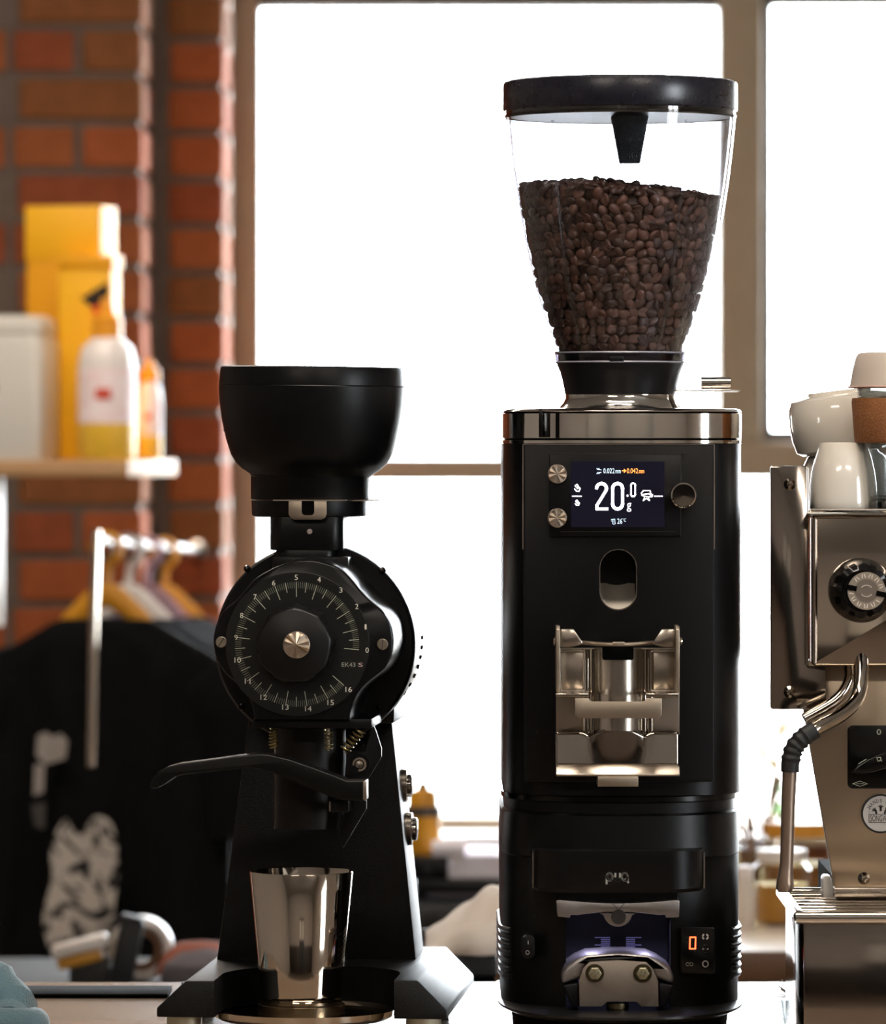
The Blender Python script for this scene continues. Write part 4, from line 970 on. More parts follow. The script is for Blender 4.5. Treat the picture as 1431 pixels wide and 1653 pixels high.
# ribbed sides
for i in range(7):
    py = 1493+i*12.2
    for s_ in (-1, 1):
        o = [p for p in QO(.0005, -.004) if s_*p[0] > aQ*.9]; o.sort(key=lambda p: p[1])
        Q.add('rib', tube([(x, y, qz(py)) for x, y in o], 4.6*Q.k(), 10), M('rib_rubber', (0.006, 0.006, 0.006), .3))
Q.add('base_plate', loftz([(G_outline(aQ-.004, .150, .15, 2.5), .0225), (G_outline(aQ+.003, .163, .155, 2.5), .0262), (G_outline(aQ+.003, .163, .155, 2.5), .0280), (G_outline(aQ-.003, .155, .15, 2.5), zpl+.0005)]), M('satin_base', (0.005, 0.005, 0.0055), .33))
Q.add('underside_shade', loftz([(G_outline(aQ-.010, .130, .14, 2.5), .004), (G_outline(aQ-.008, .135, .145, 2.5), .0232)]), VOID)  # dark block standing in for the shadow beneath the base plate
for sx_ in (-1, 1):
    for yy in (-.06, .11): Q.add('foot', lathe([(.012, 0), (.014, .003), (.014, .024)], (sx_*.065, yy, 0), 20), RUBBER)

# ------------------------------------------------------------------ filter-coffee grinder with the dial
E = Thing('shop_grinder', 'black dial coffee grinder with bowl hopper and lever handle', 'grinder', 503, 0.0, CT, math.radians(-4.5))
ez = lambda py, y=0.0: E.p(505, py, y)[1]
ek = E.k()
def eprof(L_, y=0.0): return [(r*ek, ez(py, y)) for r, py in L_]
TILT = Matrix.Translation((0, 0, ez(800))) @ Matrix.Rotation(math.radians(.75), 4, 'Y') @ Matrix.Translation((0, 0, -ez(800)))
hxE = E.x(501)
hb_ = E.add('bowl_hopper', xform(lathe(eprof([(97, 769), (98.5, 766), (112, 757), (122, 748), (130, 735), (138, 710), (145, 680), (149.5, 650), (151, 624), (150, 622.5)]), (hxE+.0005, 0, 0), 72), TILT), BLACK)
E.add('hopper_lid', xform(lathe(eprof([(148, 623), (150.5, 622), (150.5, 619), (149, 598), (147.5, 594), (144, 592.2), (0, 591)]), (hxE+.0005, 0, 0), 72), TILT), BLACK)
E.add('hopper_clip', join(E.bx(361, 366, 690, 697, -.003, .003), E.bx(639, 643, 694, 701, -.003, .003)), PLASTB, bevel=.0008)
E.add('throat', lathe(eprof([(95, 806), (96, 803), (96, 770), (97, 768.5)]), (hxE, 0, 0), 64), BLACK)
E.add('slide_plate', xform(join(lathe(eprof([(60, 807.4), (96, 807.4), (97, 806.8), (96, 806.2), (60, 806.2)]), (hxE, 0, 0), 64, close=False), E.bx(540, 612, 807, 809, -.03, .02)), Matrix.Identity(4)), SATIN)
E.add('throat_flange', lathe(eprof([(88, 834), (92.5, 832), (93.5, 828), (94, 808), (93, 807)]), (hxE-.0005, 0, 0), 64), BLACK)
cyE = -.0495
U = [(466, 808), (527.5, 808), (527.5, 830), (525, 836), (519, 839), (475, 839), (469, 836), (466, 830)]
clip = E.add('clip_plate', prism(E.pts(U, cyE), cyE, cyE+.0015), SATIN, bevel=.0004)
cut(clip, prism(E.rr(487, 507.5, 800, 832, 6, cyE), cyE-.01, cyE+.01))
E.add('clip_lug', E.bx(488, 506, 809, 829, cyE+.0005, -.044), VOID, parent=clip)
E.add('clip_flange', E.bx(441, 558, 806.8, 808.6, cyE-.0005, cyE+.02), SATIN, parent=clip)
def ncol(r0, r1, py0, py1, mat, name, yc=-.012):
    x0, x1 = E.x(r0), E.x(r1); o = rrect(x0, x1, yc-.03, yc+.03, .012, 6)
    return E.add(name, loftz([(o, ez(py1)), (o, ez(py0))]), mat, bevel=.0006)
nk = ncol(443, 561, 833, 887, BLACK, 'feed_neck', -.012)
q = E.P(500, 858, -.043); E.add('neck_screw', disc_y(q[0], q[2], 4.2*ek, -.0426, -.041, 20), M('pale_screw', '#b3a096', .5), parent=nk)
ncol(452, 551, 886, 912, BLACK, 'neck_joint', -.012)
E.add('neck_shoulder', E.bx(440, 562, 899, 930, -.062, -.005), BLACK, bevel=.001)
# housing: rear flange, drum, front casting
yfl = -.022; kf = E.k(yfl)
fc = E.P(508.5, 1040, yfl)
E.add('rear_flange', lathe([(158*kf, yfl-.004), (162*kf, yfl-.001), (163*kf, yfl+.004), (163*kf, yfl+.022), (150*kf, yfl+.024)], (fc[0], 0, fc[2]), 96, 'y'), BLACK)
dr = E.add('motor_drum', lathe([(148*kf, yfl+.02), (150*kf, yfl+.03), (150*kf, yfl+.16), (146*kf, yfl+.18), (120*kf, yfl+.19)], (fc[0]+.0015, 0, fc[2]), 96, 'y'), M('window_lit_drum', '#c9c7c4', .3, .2))  # pale colour stands in for the window light on the drum
vh = []
for r_, y_ in ((0, .055), (1, .12)):
    for i in range(9):
        a = math.radians(-2-6.2*i-(r_*-3)); R_ = 150*kf
        m_ = box(-.0014, .0014, -.003, .003, -.0016, .0016)
        vh.append(xform(m_, Matrix.Translation((fc[0]+.0015+R_*math.cos(a), yfl+y_, fc[2]+R_*math.sin(a))) @ Matrix.Rotation(-a, 4, 'Y')))
E.add('vent_holes', join(*vh), VOID, parent=dr)
for px_, py_2 in ((399, 918), (617, 921), (390, 1140), (612, 1142)):
    q = E.P(px_, py_2, yfl-.004); E.add('flange_screw', lathe([(0, -.003), (4.5*kf, -.0025), (6*kf, 0)], (q[0], yfl-.003, q[2]), 20, 'y'), GLOSSB)
zoomo = [(450, 205), (560, 168), (640, 160), (720, 168), (830, 205), (900, 265), (965, 345), (1020, 400), (1090, 460), (1135, 530), (1153, 600), (1155, 660), (1140, 740), (1105, 805), (1040, 860), (980, 910), (935, 970), (905, 1050), (898, 1115), (332, 1115), (322, 1040), (292, 965), (235, 900), (160, 835), (108, 750), (90, 670), (90, 610), (108, 535), (155, 458), (230, 395), (290, 325), (350, 262)]
po = [(320+a/3.669, 860+b/3.669) for a, b in zoomo]
sp_ = smooth_path([(a, 0, b) for a, b in po[:19]], 3)[:-1]+[Vector((po[18][0], 0, po[18][1]))]+smooth_path([(a, 0, b) for a, b in po[19:]]+[(po[0][0], 0, po[0][1])], 3)[:-1]
outl = [(v.x, v.z) for v in sp_]
yfp = -.115
rear = [(480+(a-480)*1.035+(3 if a > 480 else 0), 1040+(b-1040)*1.02) for a, b in outl]
n_ = len(outl)
O1 = [E.p(a, b, yfp) for a, b in outl]; cxm = E.p(480, 1040, yfp)
def shr(O, f): return [(cxm[0]+(x-cxm[0])*f, cxm[1]+(z-cxm[1])*f) for x, z in O]
secs = [(shr(O1, .975), yfp), (shr(O1, .99), yfp+.0008), (O1, yfp+.004), (O1, yfp+.03), (shr(O1, 1.01), yfp+.05), (shr(O1, 1.03), yfl)]
V = []; Fc = []
for O, y in secs: V += [(x, y, z) for x, z in O]
for k in range(len(secs)-1):
    for i in range(n_): j = (i+1) % n_; Fc.append((k*n_+i, k*n_+j, (k+1)*n_+j, (k+1)*n_+i))
Fc.append(tuple(range(n_)))
E.add('front_casting', (V, Fc), M('black_semi_gloss', (0.002, 0.002, 0.0022), .3, var=.1, scale=3, spec=.2), sharp=40)
dc = E.P(480, 1040, yfp); kd = E.k(yfp)
dp = E.add('dial_plate', disc_y(dc[0], dc[2], 117*kd, yfp-.0012, yfp+.001, 72, .0004), M('dial_black', (0.002, 0.002, 0.002), .45, spec=.3))
NUM = [-4.8, 14, 32.4, 51, 71.3, 90.7, 111, 132, 152.7, 173.7, 194.6, 216.4, 237.6, 259.3, 279.3, 299.9, 319]
ytk = yfp-.0015
tks, tmn = [], []
for i in range(161):
    a_, f = divmod(i, 10)
    ang = NUM[a_] if f == 0 else NUM[a_]+(NUM[a_+1]-NUM[a_])*f/10
    a = math.radians(ang); r1 = 100.5*kd; r0 = (77 if f == 0 else 85 if f == 5 else 91)*kd
    (tks if f in (0, 5) else tmn).append([(dc[0]+r0*math.cos(a), dc[2]+r0*math.sin(a)), (dc[0]+r1*math.cos(a), dc[2]+r1*math.sin(a))])
E.add('major_scale_ticks', strokes(tks, .95*kd, ytk, ytk+.0004), PRINTG, parent=dp)
E.add('minor_scale_ticks', strokes(tmn, .7*kd, ytk, ytk+.0004), M('dim_green_print', '#6c705e', .6), parent=dp)
npos = [(593, 1049.5), (590.5, 1012), (576.3, 979), (550.5, 952.5), (515.5, 935.5), (478.5, 932), (442, 941), (412, 963.5), (390.3, 993.5), (381.2, 1029), (384, 1065.5), (400, 1099.5), (426, 1125.5), (461, 1141.5), (498, 1144), (534, 1134), (563.2, 1113)]
tm = []
for i, (a, b) in enumerate(npos):
    w_ = (2.6 if i != 1 else 1.5) if i < 10 else (4.6 if i == 11 else 5.2)
    tm.append(ttext(E, str(i), a-w_, a+w_, b-4.2, b+4.2, ytk))
E.add('scale_numerals', join(*tm), PRINTW, parent=dp)
E.add('model_lettering', join(*[rot_text(m_, *E.p(568, 1073, ytk), 0) for m_ in (ttext(E, 'EK43', 552, 574, 1069.5, 1076.3, ytk),)]), M('grey_green_print', '#8d8f84', .6), parent=dp)
E.add('model_letter', ttext(E, 'S', 578.5, 586, 1069.8, 1076.2, ytk), M('pink_grey_print', '#b3a09a', .6), parent=dp)
# scalloped knob
yk = yfp-.024; V, Fc = [], []; n_ = 96
def scal(r, d, amp): 
    o = []
    for i in range(n_):
        a = 2*PI*i/n_; rr_ = r*(1+amp*math.cos(9*(a-PI/2))**3)
        o.append((dc[0]+rr_*math.cos(a), dc[2]+rr_*math.sin(a)))
    return o
kk = E.k(yk)
ks = [(scal(56*kk, 0, .0), yk), (scal(59*kk, 0, .01), yk+.001), (scal(61*kk, 0, .035), yk+.003), (scal(62*kk, 0, .05), yk+.016), (scal(63*kk, 0, .06), yfp-.001)]
for O, y in ks: V += [(x, y, z) for x, z in O]
for k in range(len(ks)-1):
    for i in range(n_): j = (i+1) % n_; Fc.append((k*n_+i, k*n_+j, (k+1)*n_+j, (k+1)*n_+i))
Fc.append(tuple(range(n_)))
kb = E.add('dial_knob', (V, Fc), M('knob_black', (0.002, 0.002, 0.002), .4, spec=.3), sharp=40)
q = E.P(479, 1041, yk); 
V = [(q[0], yk-.0045, q[2])]; Fc = []; nn = 20
for i in range(nn): a = 2*PI*i/nn; V.append((q[0]+21*kk*math.cos(a), yk-.0015-(.0007 if i % 2 else 0), q[2]+21*kk*math.sin(a)))
for i in range(nn): Fc.append((0, 1+i, 1+(i+1) % nn))
hubk = E.add('knob_cap', join(disc_y(q[0], q[2], 22*kk, yk-.0018, yk, 40, .0006), (V, Fc)), SPUN, parent=kb, sharp=6)
E.add('knob_pointer', strokes([E.pts([(462, 1028), (479, 1041), (497, 1054)], yk-.004)], 1.4*kk, yk-.0046, yk-.003), M('brass_line', '#8a6a3c', .3, 1.0), parent=hubk)
for px_, py_2, an in ((357.8, 1036.5, 1.0), (618, 1040, 1.5)):
    q = E.P(px_, py_2, yfp); s_ = E.add('slotted_screw', disc_y(q[0], q[2], 9*kd, yfp-.0026, yfp+.001, 28, .0005), M('nickel_screw', '#a39a8a', .35, 1.0))
    dx, dz = 8*kd*math.cos(an), 8*kd*math.sin(an)
    E.add('screw_slot', strokes([[(q[0]-dx, q[2]-dz), (q[0]+dx, q[2]+dz)]], 1.8*kd, yfp-.0028, yfp-.002), M('slot_shadow', '#3a352c', .7), parent=s_)
# outlet block, springs, chute, lever
E.add('outlet_block', E.bx(408, 600, 1160, 1176, yfp+.006, -.02), BLACK, bevel=.001)
SPRM = M('spring_steel', '#a39466', .3, 1.0)
def spring(a, b, r, turns, wr):
    A_, B_ = Vector(a), Vector(b); d = (B_-A_); u = d.normalized().orthogonal().normalized(); v = d.normalized().cross(u)
    return tube([A_+d*(i/(turns*12))+u*r*math.cos(2*PI*i/12)+v*r*math.sin(2*PI*i/12) for i in range(turns*12+1)], wr, 6)
for (a, b, r_, tn) in (((442, 1176), (442, 1207), 6.5, 6), ((530.5, 1178), (530.5, 1209), 6.5, 6), ((555, 1212), (584, 1178), 8, 6)):
    E.add('spring', spring(E.P(*a, -.1), E.P(*b, -.1), r_*ek, tn, 1.4*ek), SPRM)
E.add('spring_pin', join(tube([E.P(444, 1207, -.1), E.P(444, 1235, -.1)], 1.3*ek, 8), tube([E.P(530.5, 1176, -.1), E.P(530.5, 1212, -.1)], 3*ek, 8)), STEEL)
ch = E.add('outlet_chute', lathe([(57*ek, ez(1339, -.08)), (57*ek, ez(1176, -.08))], (E.x(500, -.06), -.055, 0), 40), M('dark_chute', (0.004, 0.003, 0.0025), .5, spec=.2))
E.add('chute_edge', tube([E.P(443.5, 1212, -.06), E.P(443.2, 1338, -.06)], .8*ek, 6), M('dim_edge', '#5a544c', .4, 1.0), parent=ch)
br = E.add('bag_bracket', prism(E.pts([(596, 1170), (603, 1170), (607, 1180), (616, 1208), (616, 1222), (592, 1262), (591.5, 1306), (554, 1369), (546, 1350), (556, 1310), (556, 1262), (560, 1214), (590, 1212)], -.088), -.088, -.083), BLACK, bevel=.0007)
q = E.P(580.5, 1234, -.09)
pv = E.add('pivot_bolt', lathe([(0, -.006), (5.5*ek, -.0055), (6.5*ek, -.004), (6.5*ek, .004)], (q[0], -.088, q[2]), 28, 'y'), STEEL)
E.add('retaining_ring', lathe([(8*ek, -.001), (11*ek, -.001), (11*ek, .001), (8*ek, .001), (8*ek, -.001)], (q[0], -.0895, q[2]), 28, 'y', math.radians(-100), math.radians(190), False), SATIN, parent=pv)
E.add('pivot_boss', lathe([(17*ek, -.0), (17*ek, .004)], (q[0], -.0895, q[2]), 32, 'y'), BLACK, parent=pv)
topl = [(245, 1268), (249, 1256), (258, 1245), (272, 1237), (290, 1232), (330, 1227), (380, 1220), (420, 1216), (436, 1217), (470, 1225), (510, 1239), (545, 1252), (562, 1259), (592, 1259)]
botl = [(592, 1292), (560, 1291), (535, 1285), (500, 1270), (450, 1249), (425, 1240), (400, 1238), (350, 1244), (300, 1249), (285, 1253), (268, 1265), (257, 1271), (248, 1272)]
lv = E.add('lever_handle', prism(E.pts(topl+botl, -.125), -.135, -.108), M('lever_black', (0.003, 0.003, 0.0028), .3, spec=.2), bevel=.0022, bseg=3)
E.add('lever_end', join(E.bx(586, 592, 1261, 1291, -.1365, -.134)), EDGE, parent=lv, bevel=.0004)
E.add('lever_stop', E.bx(533, 563, 1293, 1311, -.12, -.09), BLACK, bevel=.001)
E.add('stop_edge', E.bx(531.5, 534, 1294, 1310, -.1205, -.11), EDGE)
# column
yc0, yc1 = .035, .135
f0 = [E.p(402, 1160, yc0), E.p(632, 1160, yc0), E.p(672, 1552, yc0), E.p(350, 1552, yc0)]
zB = E.p(500, 1552, yc0)[1]
V = [(f0[3][0], yc0, zB), (f0[2][0], yc0, zB), (f0[2][0]-.002, yc1, zB), (f0[3][0]+.002, yc1, zB), (f0[0][0], yc0, f0[0][1]), (f0[1][0], yc0, f0[1][1]), (f0[1][0]-.002, yc1, f0[1][1]), (f0[0][0]+.002, yc1, f0[0][1])]
E.add('column', (V, [(3, 2, 1, 0), (4, 5, 6, 7), (0, 1, 5, 4), (1, 2, 6, 5), (2, 3, 7, 6), (3, 0, 4, 7)]), BLACKT, bevel=.0012)
E.add('column_collar', E.bx(404, 636, 1130, 1168, .0, .13), BLACKT, bevel=.002)
for py in (1268, 1338):
    x_ = E.x(643+(py-1268)*.115, .08); z_ = ez(py, .08)
    bt_ = E.add('push_button', lathe([(.0135, -.004), (.0135, .003), (.0125, .0035)], (x_+.004, .085, z_), 28, 'x'), STEEL)
    E.add('button_cap', lathe([(.0095, .003), (.0095, .0065), (.008, .0075), (0, .0078)], (x_+.004, .085, z_), 28, 'x'), CHROME, parent=bt_)
# base with cut-out and feet
yb0, yb1 = -.14, .15; kb0 = E.k(yb0)
bo_ = E.pts([(253, 1642), (253, 1627), (300, 1583), (674, 1583), (721, 1631), (722, 1643)], yb0)
base = E.add('base', prism([bo_[0], bo_[1], bo_[2], bo_[3], bo_[4], (bo_[5][0], bo_[0][1])], yb0, yb1), BLACKT, bevel=.0015)
xm = E.x(491, yb0); rw = 146*kb0
cut(base, loftz([([(xm+rw*math.cos(a), -.085+rw*.98*math.sin(a)) for a in [PI*i/24 for i in range(25)]]+[(xm-rw, -.3), (xm+rw, -.3)], zz_) for zz_ in (-.05, .2)]))
for a, b in ((298, yb0+.035), (684, yb0+.035), (320, yb1-.03), (700, yb1-.03)):
    x_ = E.x(a, b); E.add('foot', lathe([(.0125, 0), (.014, .003), (.014, bo_[0][1]+.002)], (x_, b, 0), 24), M('foot_rubber', '#b9b39c' if b < 0 else '#1a1a1a', .5, .6) if b < 0 else RUBBER)
ztr_ = bo_[0][1]-.002
E.add('tray_support', lathe([(.03, 0), (.03, ztr_-.003)], (xm, -.085, 0), 32), BLACKT)
tx_ = E.x(491, -.085)
trp = E.add('catch_tray', lathe([(0, ztr_-.004), (.066, ztr_-.004), (.0715, ztr_-.001), (.0725, ztr_+.004), (.0715, ztr_+.004), (.068, ztr_+.0006), (0, ztr_)], (tx_, -.085, 0), 64), STEELP)
zring = ztr_+.008
E.add('cup_ring', lathe([(.0, ztr_), (.0345, ztr_), (.0345, zring-.0005), (.034, zring), (0, zring)], (tx_-.002, -.085, 0), 48), M('bronze_steel', '#8c7a62', .22, 1.0), parent=trp)

# steel dosing cup on the grinder's tray
cw = E.o.matrix_basis @ Vector((tx_-.002, -.085, zring)) if False else None
bpy.context.view_layer.update()
cw = E.o.matrix_world @ Vector((tx_-.002, -.085, zring))
C = Thing('dosing_cup', 'tapered mirror steel dosing cup standing on the grinder tray', 'cup', CX, 0, 0); C.o.location = cw
hc_ = .1045; kc = (DC+cw.y)/F
C.add('cup_wall', lathe([(0, .0015), (64*kc, .0015), (65*kc, .003), (65.5*kc, .006), (84*kc, hc_), (83.2*kc, hc_+.0006), (82.4*kc, hc_), (64*kc, .006), (0, .005)], seg=96), STEELP, sharp=40)
C.add('cup_base', lathe([(0, 0), (64.5*kc, 0), (66*kc, .0005), (66*kc, .0028), (0, .003)], seg=96), M('bronze_steel', '#8c7a62', .22, 1.0))

# ------------------------------------------------------------------ espresso machine at the counter's end
S = Thing('espresso_machine', 'polished steel espresso machine with steam wand and drip tray', 'espresso machine', 1430, -.02, CT)
sk = S.k()
xe = S.x(1700)           # the machine goes on to the right of the frame
def sz(py, y=0.): return S.p(1400, py, y)[1]
yS = -.05
S.add('splash_plate', prism(S.pts([(1247, 752), (1303, 752), (1306, 755), (1306, 1075), (1334, 1075), (1334, 1142), (1330, 1145), (1247, 1145), (1244, 1142), (1244, 755)], yS+.02), yS+.02, yS+.023), M('panel_mirror_steel', '#9c948b', .11, 1.0, var=.05), bevel=.0006)
for px_, py in ((1275.5, 782), (1275, 1117)):
    q = S.P(px_, py, yS+.02); S.add('dome_screw', lathe([(0, -.0035), (5*sk, -.003), (9.5*sk, 0)], (q[0], yS+.02, q[2]), 28, 'y'), STEELP)
bx0 = S.x(1312, yS)
bd = S.add('boiler_case', prism(rrect(bx0, xe, sz(1075, yS), sz(832, yS), 6*sk), yS, .25), STEELP, bevel=.0035, bseg=3)
S.add('case_edge', tube([S.P(1316, 1070, yS-.001), S.P(1316, 838, yS-.001)], 4*sk, 12), M('warm_edge_steel', '#a8988a', .25, 1.0), parent=bd)
S.add('top_plate', box(S.x(1306, yS), xe, yS-.006, .26, sz(832, yS), sz(826, yS)), CHROME, bevel=.0012)
S.add('top_rail', tube([(S.x(1309, yS), yS-.006, sz(825, yS)+.0005), (xe, yS-.006, sz(825, yS)+.0005)], .0016, 10), CHROME)
# steam knob
kq = S.P(1391, 953, yS-.02); rk = 50*sk
n_ = 72
def scal2(r, amp): return [(kq[0]+r*(1+amp*max(-.6, math.cos(8*(2*PI*i/n_)+.5)))*math.cos(2*PI*i/n_), kq[2]+r*(1+amp*max(-.6, math.cos(8*(2*PI*i/n_)+.5)))*math.sin(2*PI*i/n_)) for i in range(n_)]
ks = [(scal2(rk*.62, 0), yS-.034), (scal2(rk*.66, .0), yS-.035), (scal2(rk*.82, .07), yS-.033), (scal2(rk*.93, .05), yS-.024), (scal2(rk*1.02, 0), yS-.017), (scal2(rk*1.02, 0), yS-.003), (scal2(rk*.9, 0), yS)]
V, Fc = [], []
for O, y in ks: V += [(x, y, z) for x, z in O]
for k in range(len(ks)-1):
    for i in range(n_): j = (i+1) % n_; Fc.append((k*n_+i, k*n_+j, (k+1)*n_+j, (k+1)*n_+i))
Fc.append(tuple(range(n_)))
kb2 = S.add('steam_knob', (V, Fc), GLOSSB, sharp=40)
yc_ = yS-.0355
bdg = S.add('knob_badge', disc_y(kq[0]+.003, kq[2], 30*sk, yc_, yc_+.003, 48, .0004), M('grey_badge', '#7a7066', .45, .6), parent=kb2)
cxk, czk = kq[0]+.003, kq[2]
S.add('badge_ring', ring_prism([(cxk+30*sk*math.cos(2*PI*i/48), czk+30*sk*math.sin(2*PI*i/48)) for i in range(48)], [(cxk+18.5*sk*math.cos(2*PI*i/48), czk+18.5*sk*math.sin(2*PI*i/48)) for i in range(48)], yc_-.0003, yc_+.001), M('pale_badge', '#958a7c', .45, .5), parent=kb2)
S.add('badge_slot', join(*[xform(box(-.0045, .0045, -.001, .001, -.002, .002), Matrix.Translation((cxk+25*sk*math.cos(a), yc_, czk+25*sk*math.sin(a))) @ Matrix.Rotation(-a, 4, 'Y')) for a in (math.radians(168), math.radians(-12))]), VOID, parent=kb2)
BL = M('badge_letters', '#d8cfc2', .5)
lt = [((i*2*PI/26)+.2) for i in range(26)]
S.add('badge_marks', join(*[strokes([[(cxk+21.5*sk*math.cos(a), czk+21.5*sk*math.sin(a)), (cxk+27*sk*math.cos(a+.06*(-1)**i), czk+27*sk*math.sin(a+.06*(-1)**i))]], 1.6*sk, yc_-.0006, yc_-.0003) for i, a in enumerate(lt) if abs(math.cos(a-math.radians(168))) < .93], strokes([[(cxk+10*sk*math.cos(math.radians(b+10*i)), czk+9*sk*math.sin(math.radians(b+10*i))) for i in range(11)] for b in (40, 220)], 1.6*sk, yc_-.0006, yc_+.0001)), BL, parent=kb2)
# lower panel
yL = -.02
yLp = yL
lp = S.add('lower_panel', prism([S.p(1290, 1100, yL), S.p(1296, 1135, yL), S.p(1351, 1452, yL), (xe, S.p(0, 1452, yL)[1]), (xe, S.p(0, 1060, yL)[1]), S.p(1310, 1060, yL)], yL, yL+.012), M('beige_reflection_steel', '#9c8f80', .36, 1.0, var=.25, scale=14, col2='#b09e86'), bevel=.001)  # beige tones in the colour stand in for a reflection in the steel
S.add('panel_flange', join(box(S.x(1345, yL), xe, yL-.012, yL, S.p(0, 1446, yL)[1], S.p(0, 1431, yL)[1])), STEEL, bevel=.001)
q = S.P(1395.5, 1418, yL); S.add('dome_screw', lathe([(0, -.003), (5*sk, -.0026), (10*sk, 0)], (q[0], yL, q[2]), 28, 'y'), STEELP)
swp = S.add('switch_plate', prism(S.rr(1369, 1490, 1171, 1273, 8, yL-.002), yL-.002, yL), GLOSSB, bevel=.0004)
y_ = yL-.0024
S.add('switch_numeral', ttext(S, '0', 1416, 1423, 1177, 1186, y_), PRINTG, parent=swp)
S.add('switch_lever', prism(S.pts([(1374, 1246), (1385, 1236), (1400, 1226), (1425, 1215), (1450, 1205), (1470, 1210), (1470, 1230), (1440, 1238), (1410, 1247), (1392, 1249), (1378, 1248)], yL-.012), yL-.014, yL-.003), GLOSSB, parent=swp, bevel=.002)
S.add('lever_pointer', strokes([S.pts([(1386.5, 1233), (1399, 1225.5)], yL-.0142)], 1.0*sk, yL-.0146, yL-.014), PRINTG, parent=swp)
S.add('switch_mark', strokes([S.pts([(1416, 1223), (1422, 1222.5), (1423, 1227), (1418, 1229), (1416, 1223)], yL-.0142), S.pts([(1422, 1226), (1424, 1229)], yL-.0142)], 1.2*sk, yL-.0146, yL-.014), PRINTG, parent=swp)
S.add('maker_diamond', strokes([S.pts([(1377, 1265.2), (1389, 1261), (1401, 1265.2), (1389, 1269.3), (1377, 1265.2)], y_), S.pts([(1383, 1265.2), (1395, 1265.2)], y_)], .8*sk, y_-.0001, y_), PRINTG, parent=swp)
# round sticker
yb_ = yL-.0012; bc = S.p(1422.5, 1313.5, yb_)
bdg = S.add('round_sticker', disc_y(bc[0], bc[1], 31.5*sk, yb_, yL, 56), M('black_vinyl', '#0c0c0c', .5))
S.add('sticker_face', disc_y(bc[0], bc[1], 28.5*sk, yb_-.0004, yb_, 56), M('grey_white_vinyl', '#b3aea8', .5), parent=bdg)
INK = M('sticker_ink', '#181414', .6); y_ = yb_-.0007
S.add('sticker_lettering', join(ttext(S, 'SONGW', 1405.5, 1433, 1316, 1326, y_), arc_text('HANDS FOR', bc[0], bc[1], 21*sk, 6*sk, math.radians(90), .26, y_, 3.8*sk),
      strokes([S.pts([(1450, 1314.5), (1403.5, 1314.5), (1403.5, 1327.5), (1450, 1327.5)], y_), S.pts([(1406, 1301), (1406.6, 1303)], y_), S.pts([(1404.5, 1305), (1404.8, 1307)], y_), S.pts([(1403.6, 1310), (1403.6, 1311)], y_)], .8*sk, y_-.0001, y_+.0001)), INK, parent=bdg)
hd = []
for cx_, cy2, an in ((1413.5, 1309, .75), (1422.5, 1304.5, 0), (1431, 1309, -.75)):
    L_ = []
    for f in (-.9, -.45, 0, .4, .85):
        a = PI/2+f+an; L_.append([(cx_, cy2), (cx_+5.2*math.cos(a), cy2-5.2*math.sin(a))])
    hd.append(strokes([S.pts(l, y_) for l in L_], 1.1*sk, y_-.0001, y_)); hd.append(strokes([S.pts([(cx_+1*math.sin(an), cy2-1), (cx_+3*math.sin(an), cy2+4)], y_)], 3.2*sk, y_-.0001, y_))
S.add('sticker_hands', join(*hd), INK, parent=bdg)
# steam wand
yw = yS-.0
wp = smooth_path([S.P(1391, 1060, -.045), S.P(1391, 1095, -.055), S.P(1384, 1128, -.065), S.P(1360, 1152, -.08), S.P(1325, 1172, -.095), S.P(1308, 1183, -.1)], 6)
wd_ = S.add('steam_pipe', tube(wp, 12*sk, 24), STEELP)
S.add('pipe_shadow_tube', tube(smooth_path([S.P(1372, 1075, -.03), S.P(1371, 1100, -.035), S.P(1350, 1130, -.04), S.P(1299, 1160, -.045)], 6), 9*sk, 20), STEELP)
gp = smooth_path([S.P(1316, 1178, -.098), S.P(1298, 1190, -.1), S.P(1283, 1207, -.1), S.P(1277, 1228, -.1), S.P(1276, 1246, -.1)], 8)
S.add('rubber_grip', tube(gp, [(14.5+(1.3 if (i//2) % 2 else -.6)*(6 < i < 24))*sk for i in range(len(gp))], 24), RUBBER)
S.add('steam_nozzle', tube([S.P(1275.5, 1243, -.1), S.P(1273, 1300, -.1), S.P(1270.5, 1392, -.1), S.P(1269.5, 1402, -.1), S.P(1268, 1425, -.1), S.P(1267.5, 1434, -.1), S.P(1267.5, 1440, -.1)], [11.5*sk, 11*sk, 10.5*sk, 11*sk, 13.6*sk, 14*sk, 10.5*sk], 24), M('nozzle_steel', '#8f7c6c', .38, .8, var=.1))
# drip tray box with rim and grate
yT0, yT1 = -.2, .02
tx0 = S.x(1297, yT0)
zr_ = S.p(0, 1487, yT0)[1]
S.add('drip_box', box(tx0, xe, yT0, yT1, .004, zr_), M('panel_mirror_steel', '#9c948b', .11, 1.0, var=.05), bevel=.002)
rm = S.add('tray_rim', join(tube([(tx0-.003, yT0-.003, zr_+.004), (tx0-.003, yT1, zr_+.004)], .0048, 14), tube([(tx0-.006, yT0-.003, zr_+.003), (xe, yT0-.003, zr_+.003)], .0048, 14), tube([(tx0-.003, yT1, zr_+.004), (xe, yT1, zr_+.004)], .004, 14)), CHROME)
for i in range(7):
    yy = yT0+.024+i*.028; S.add('grate_bar', box(tx0+.004, xe, yy, yy+.009, zr_-.001, zr_+.002), STEELP, bevel=.0006)
S.add('splash_guard', prism(S.pts([(1329, 1462), (1328, 1418), (1332, 1413), (1341, 1414), (1352, 1458), (1352, 1462)], .0), -.006, .02), M('white_guard', '#ded8d0', .35), bevel=.001)
S.add('machine_back', box(S.x(1352, .05), xe, .02, .28, .03, sz(1430)), VOID)
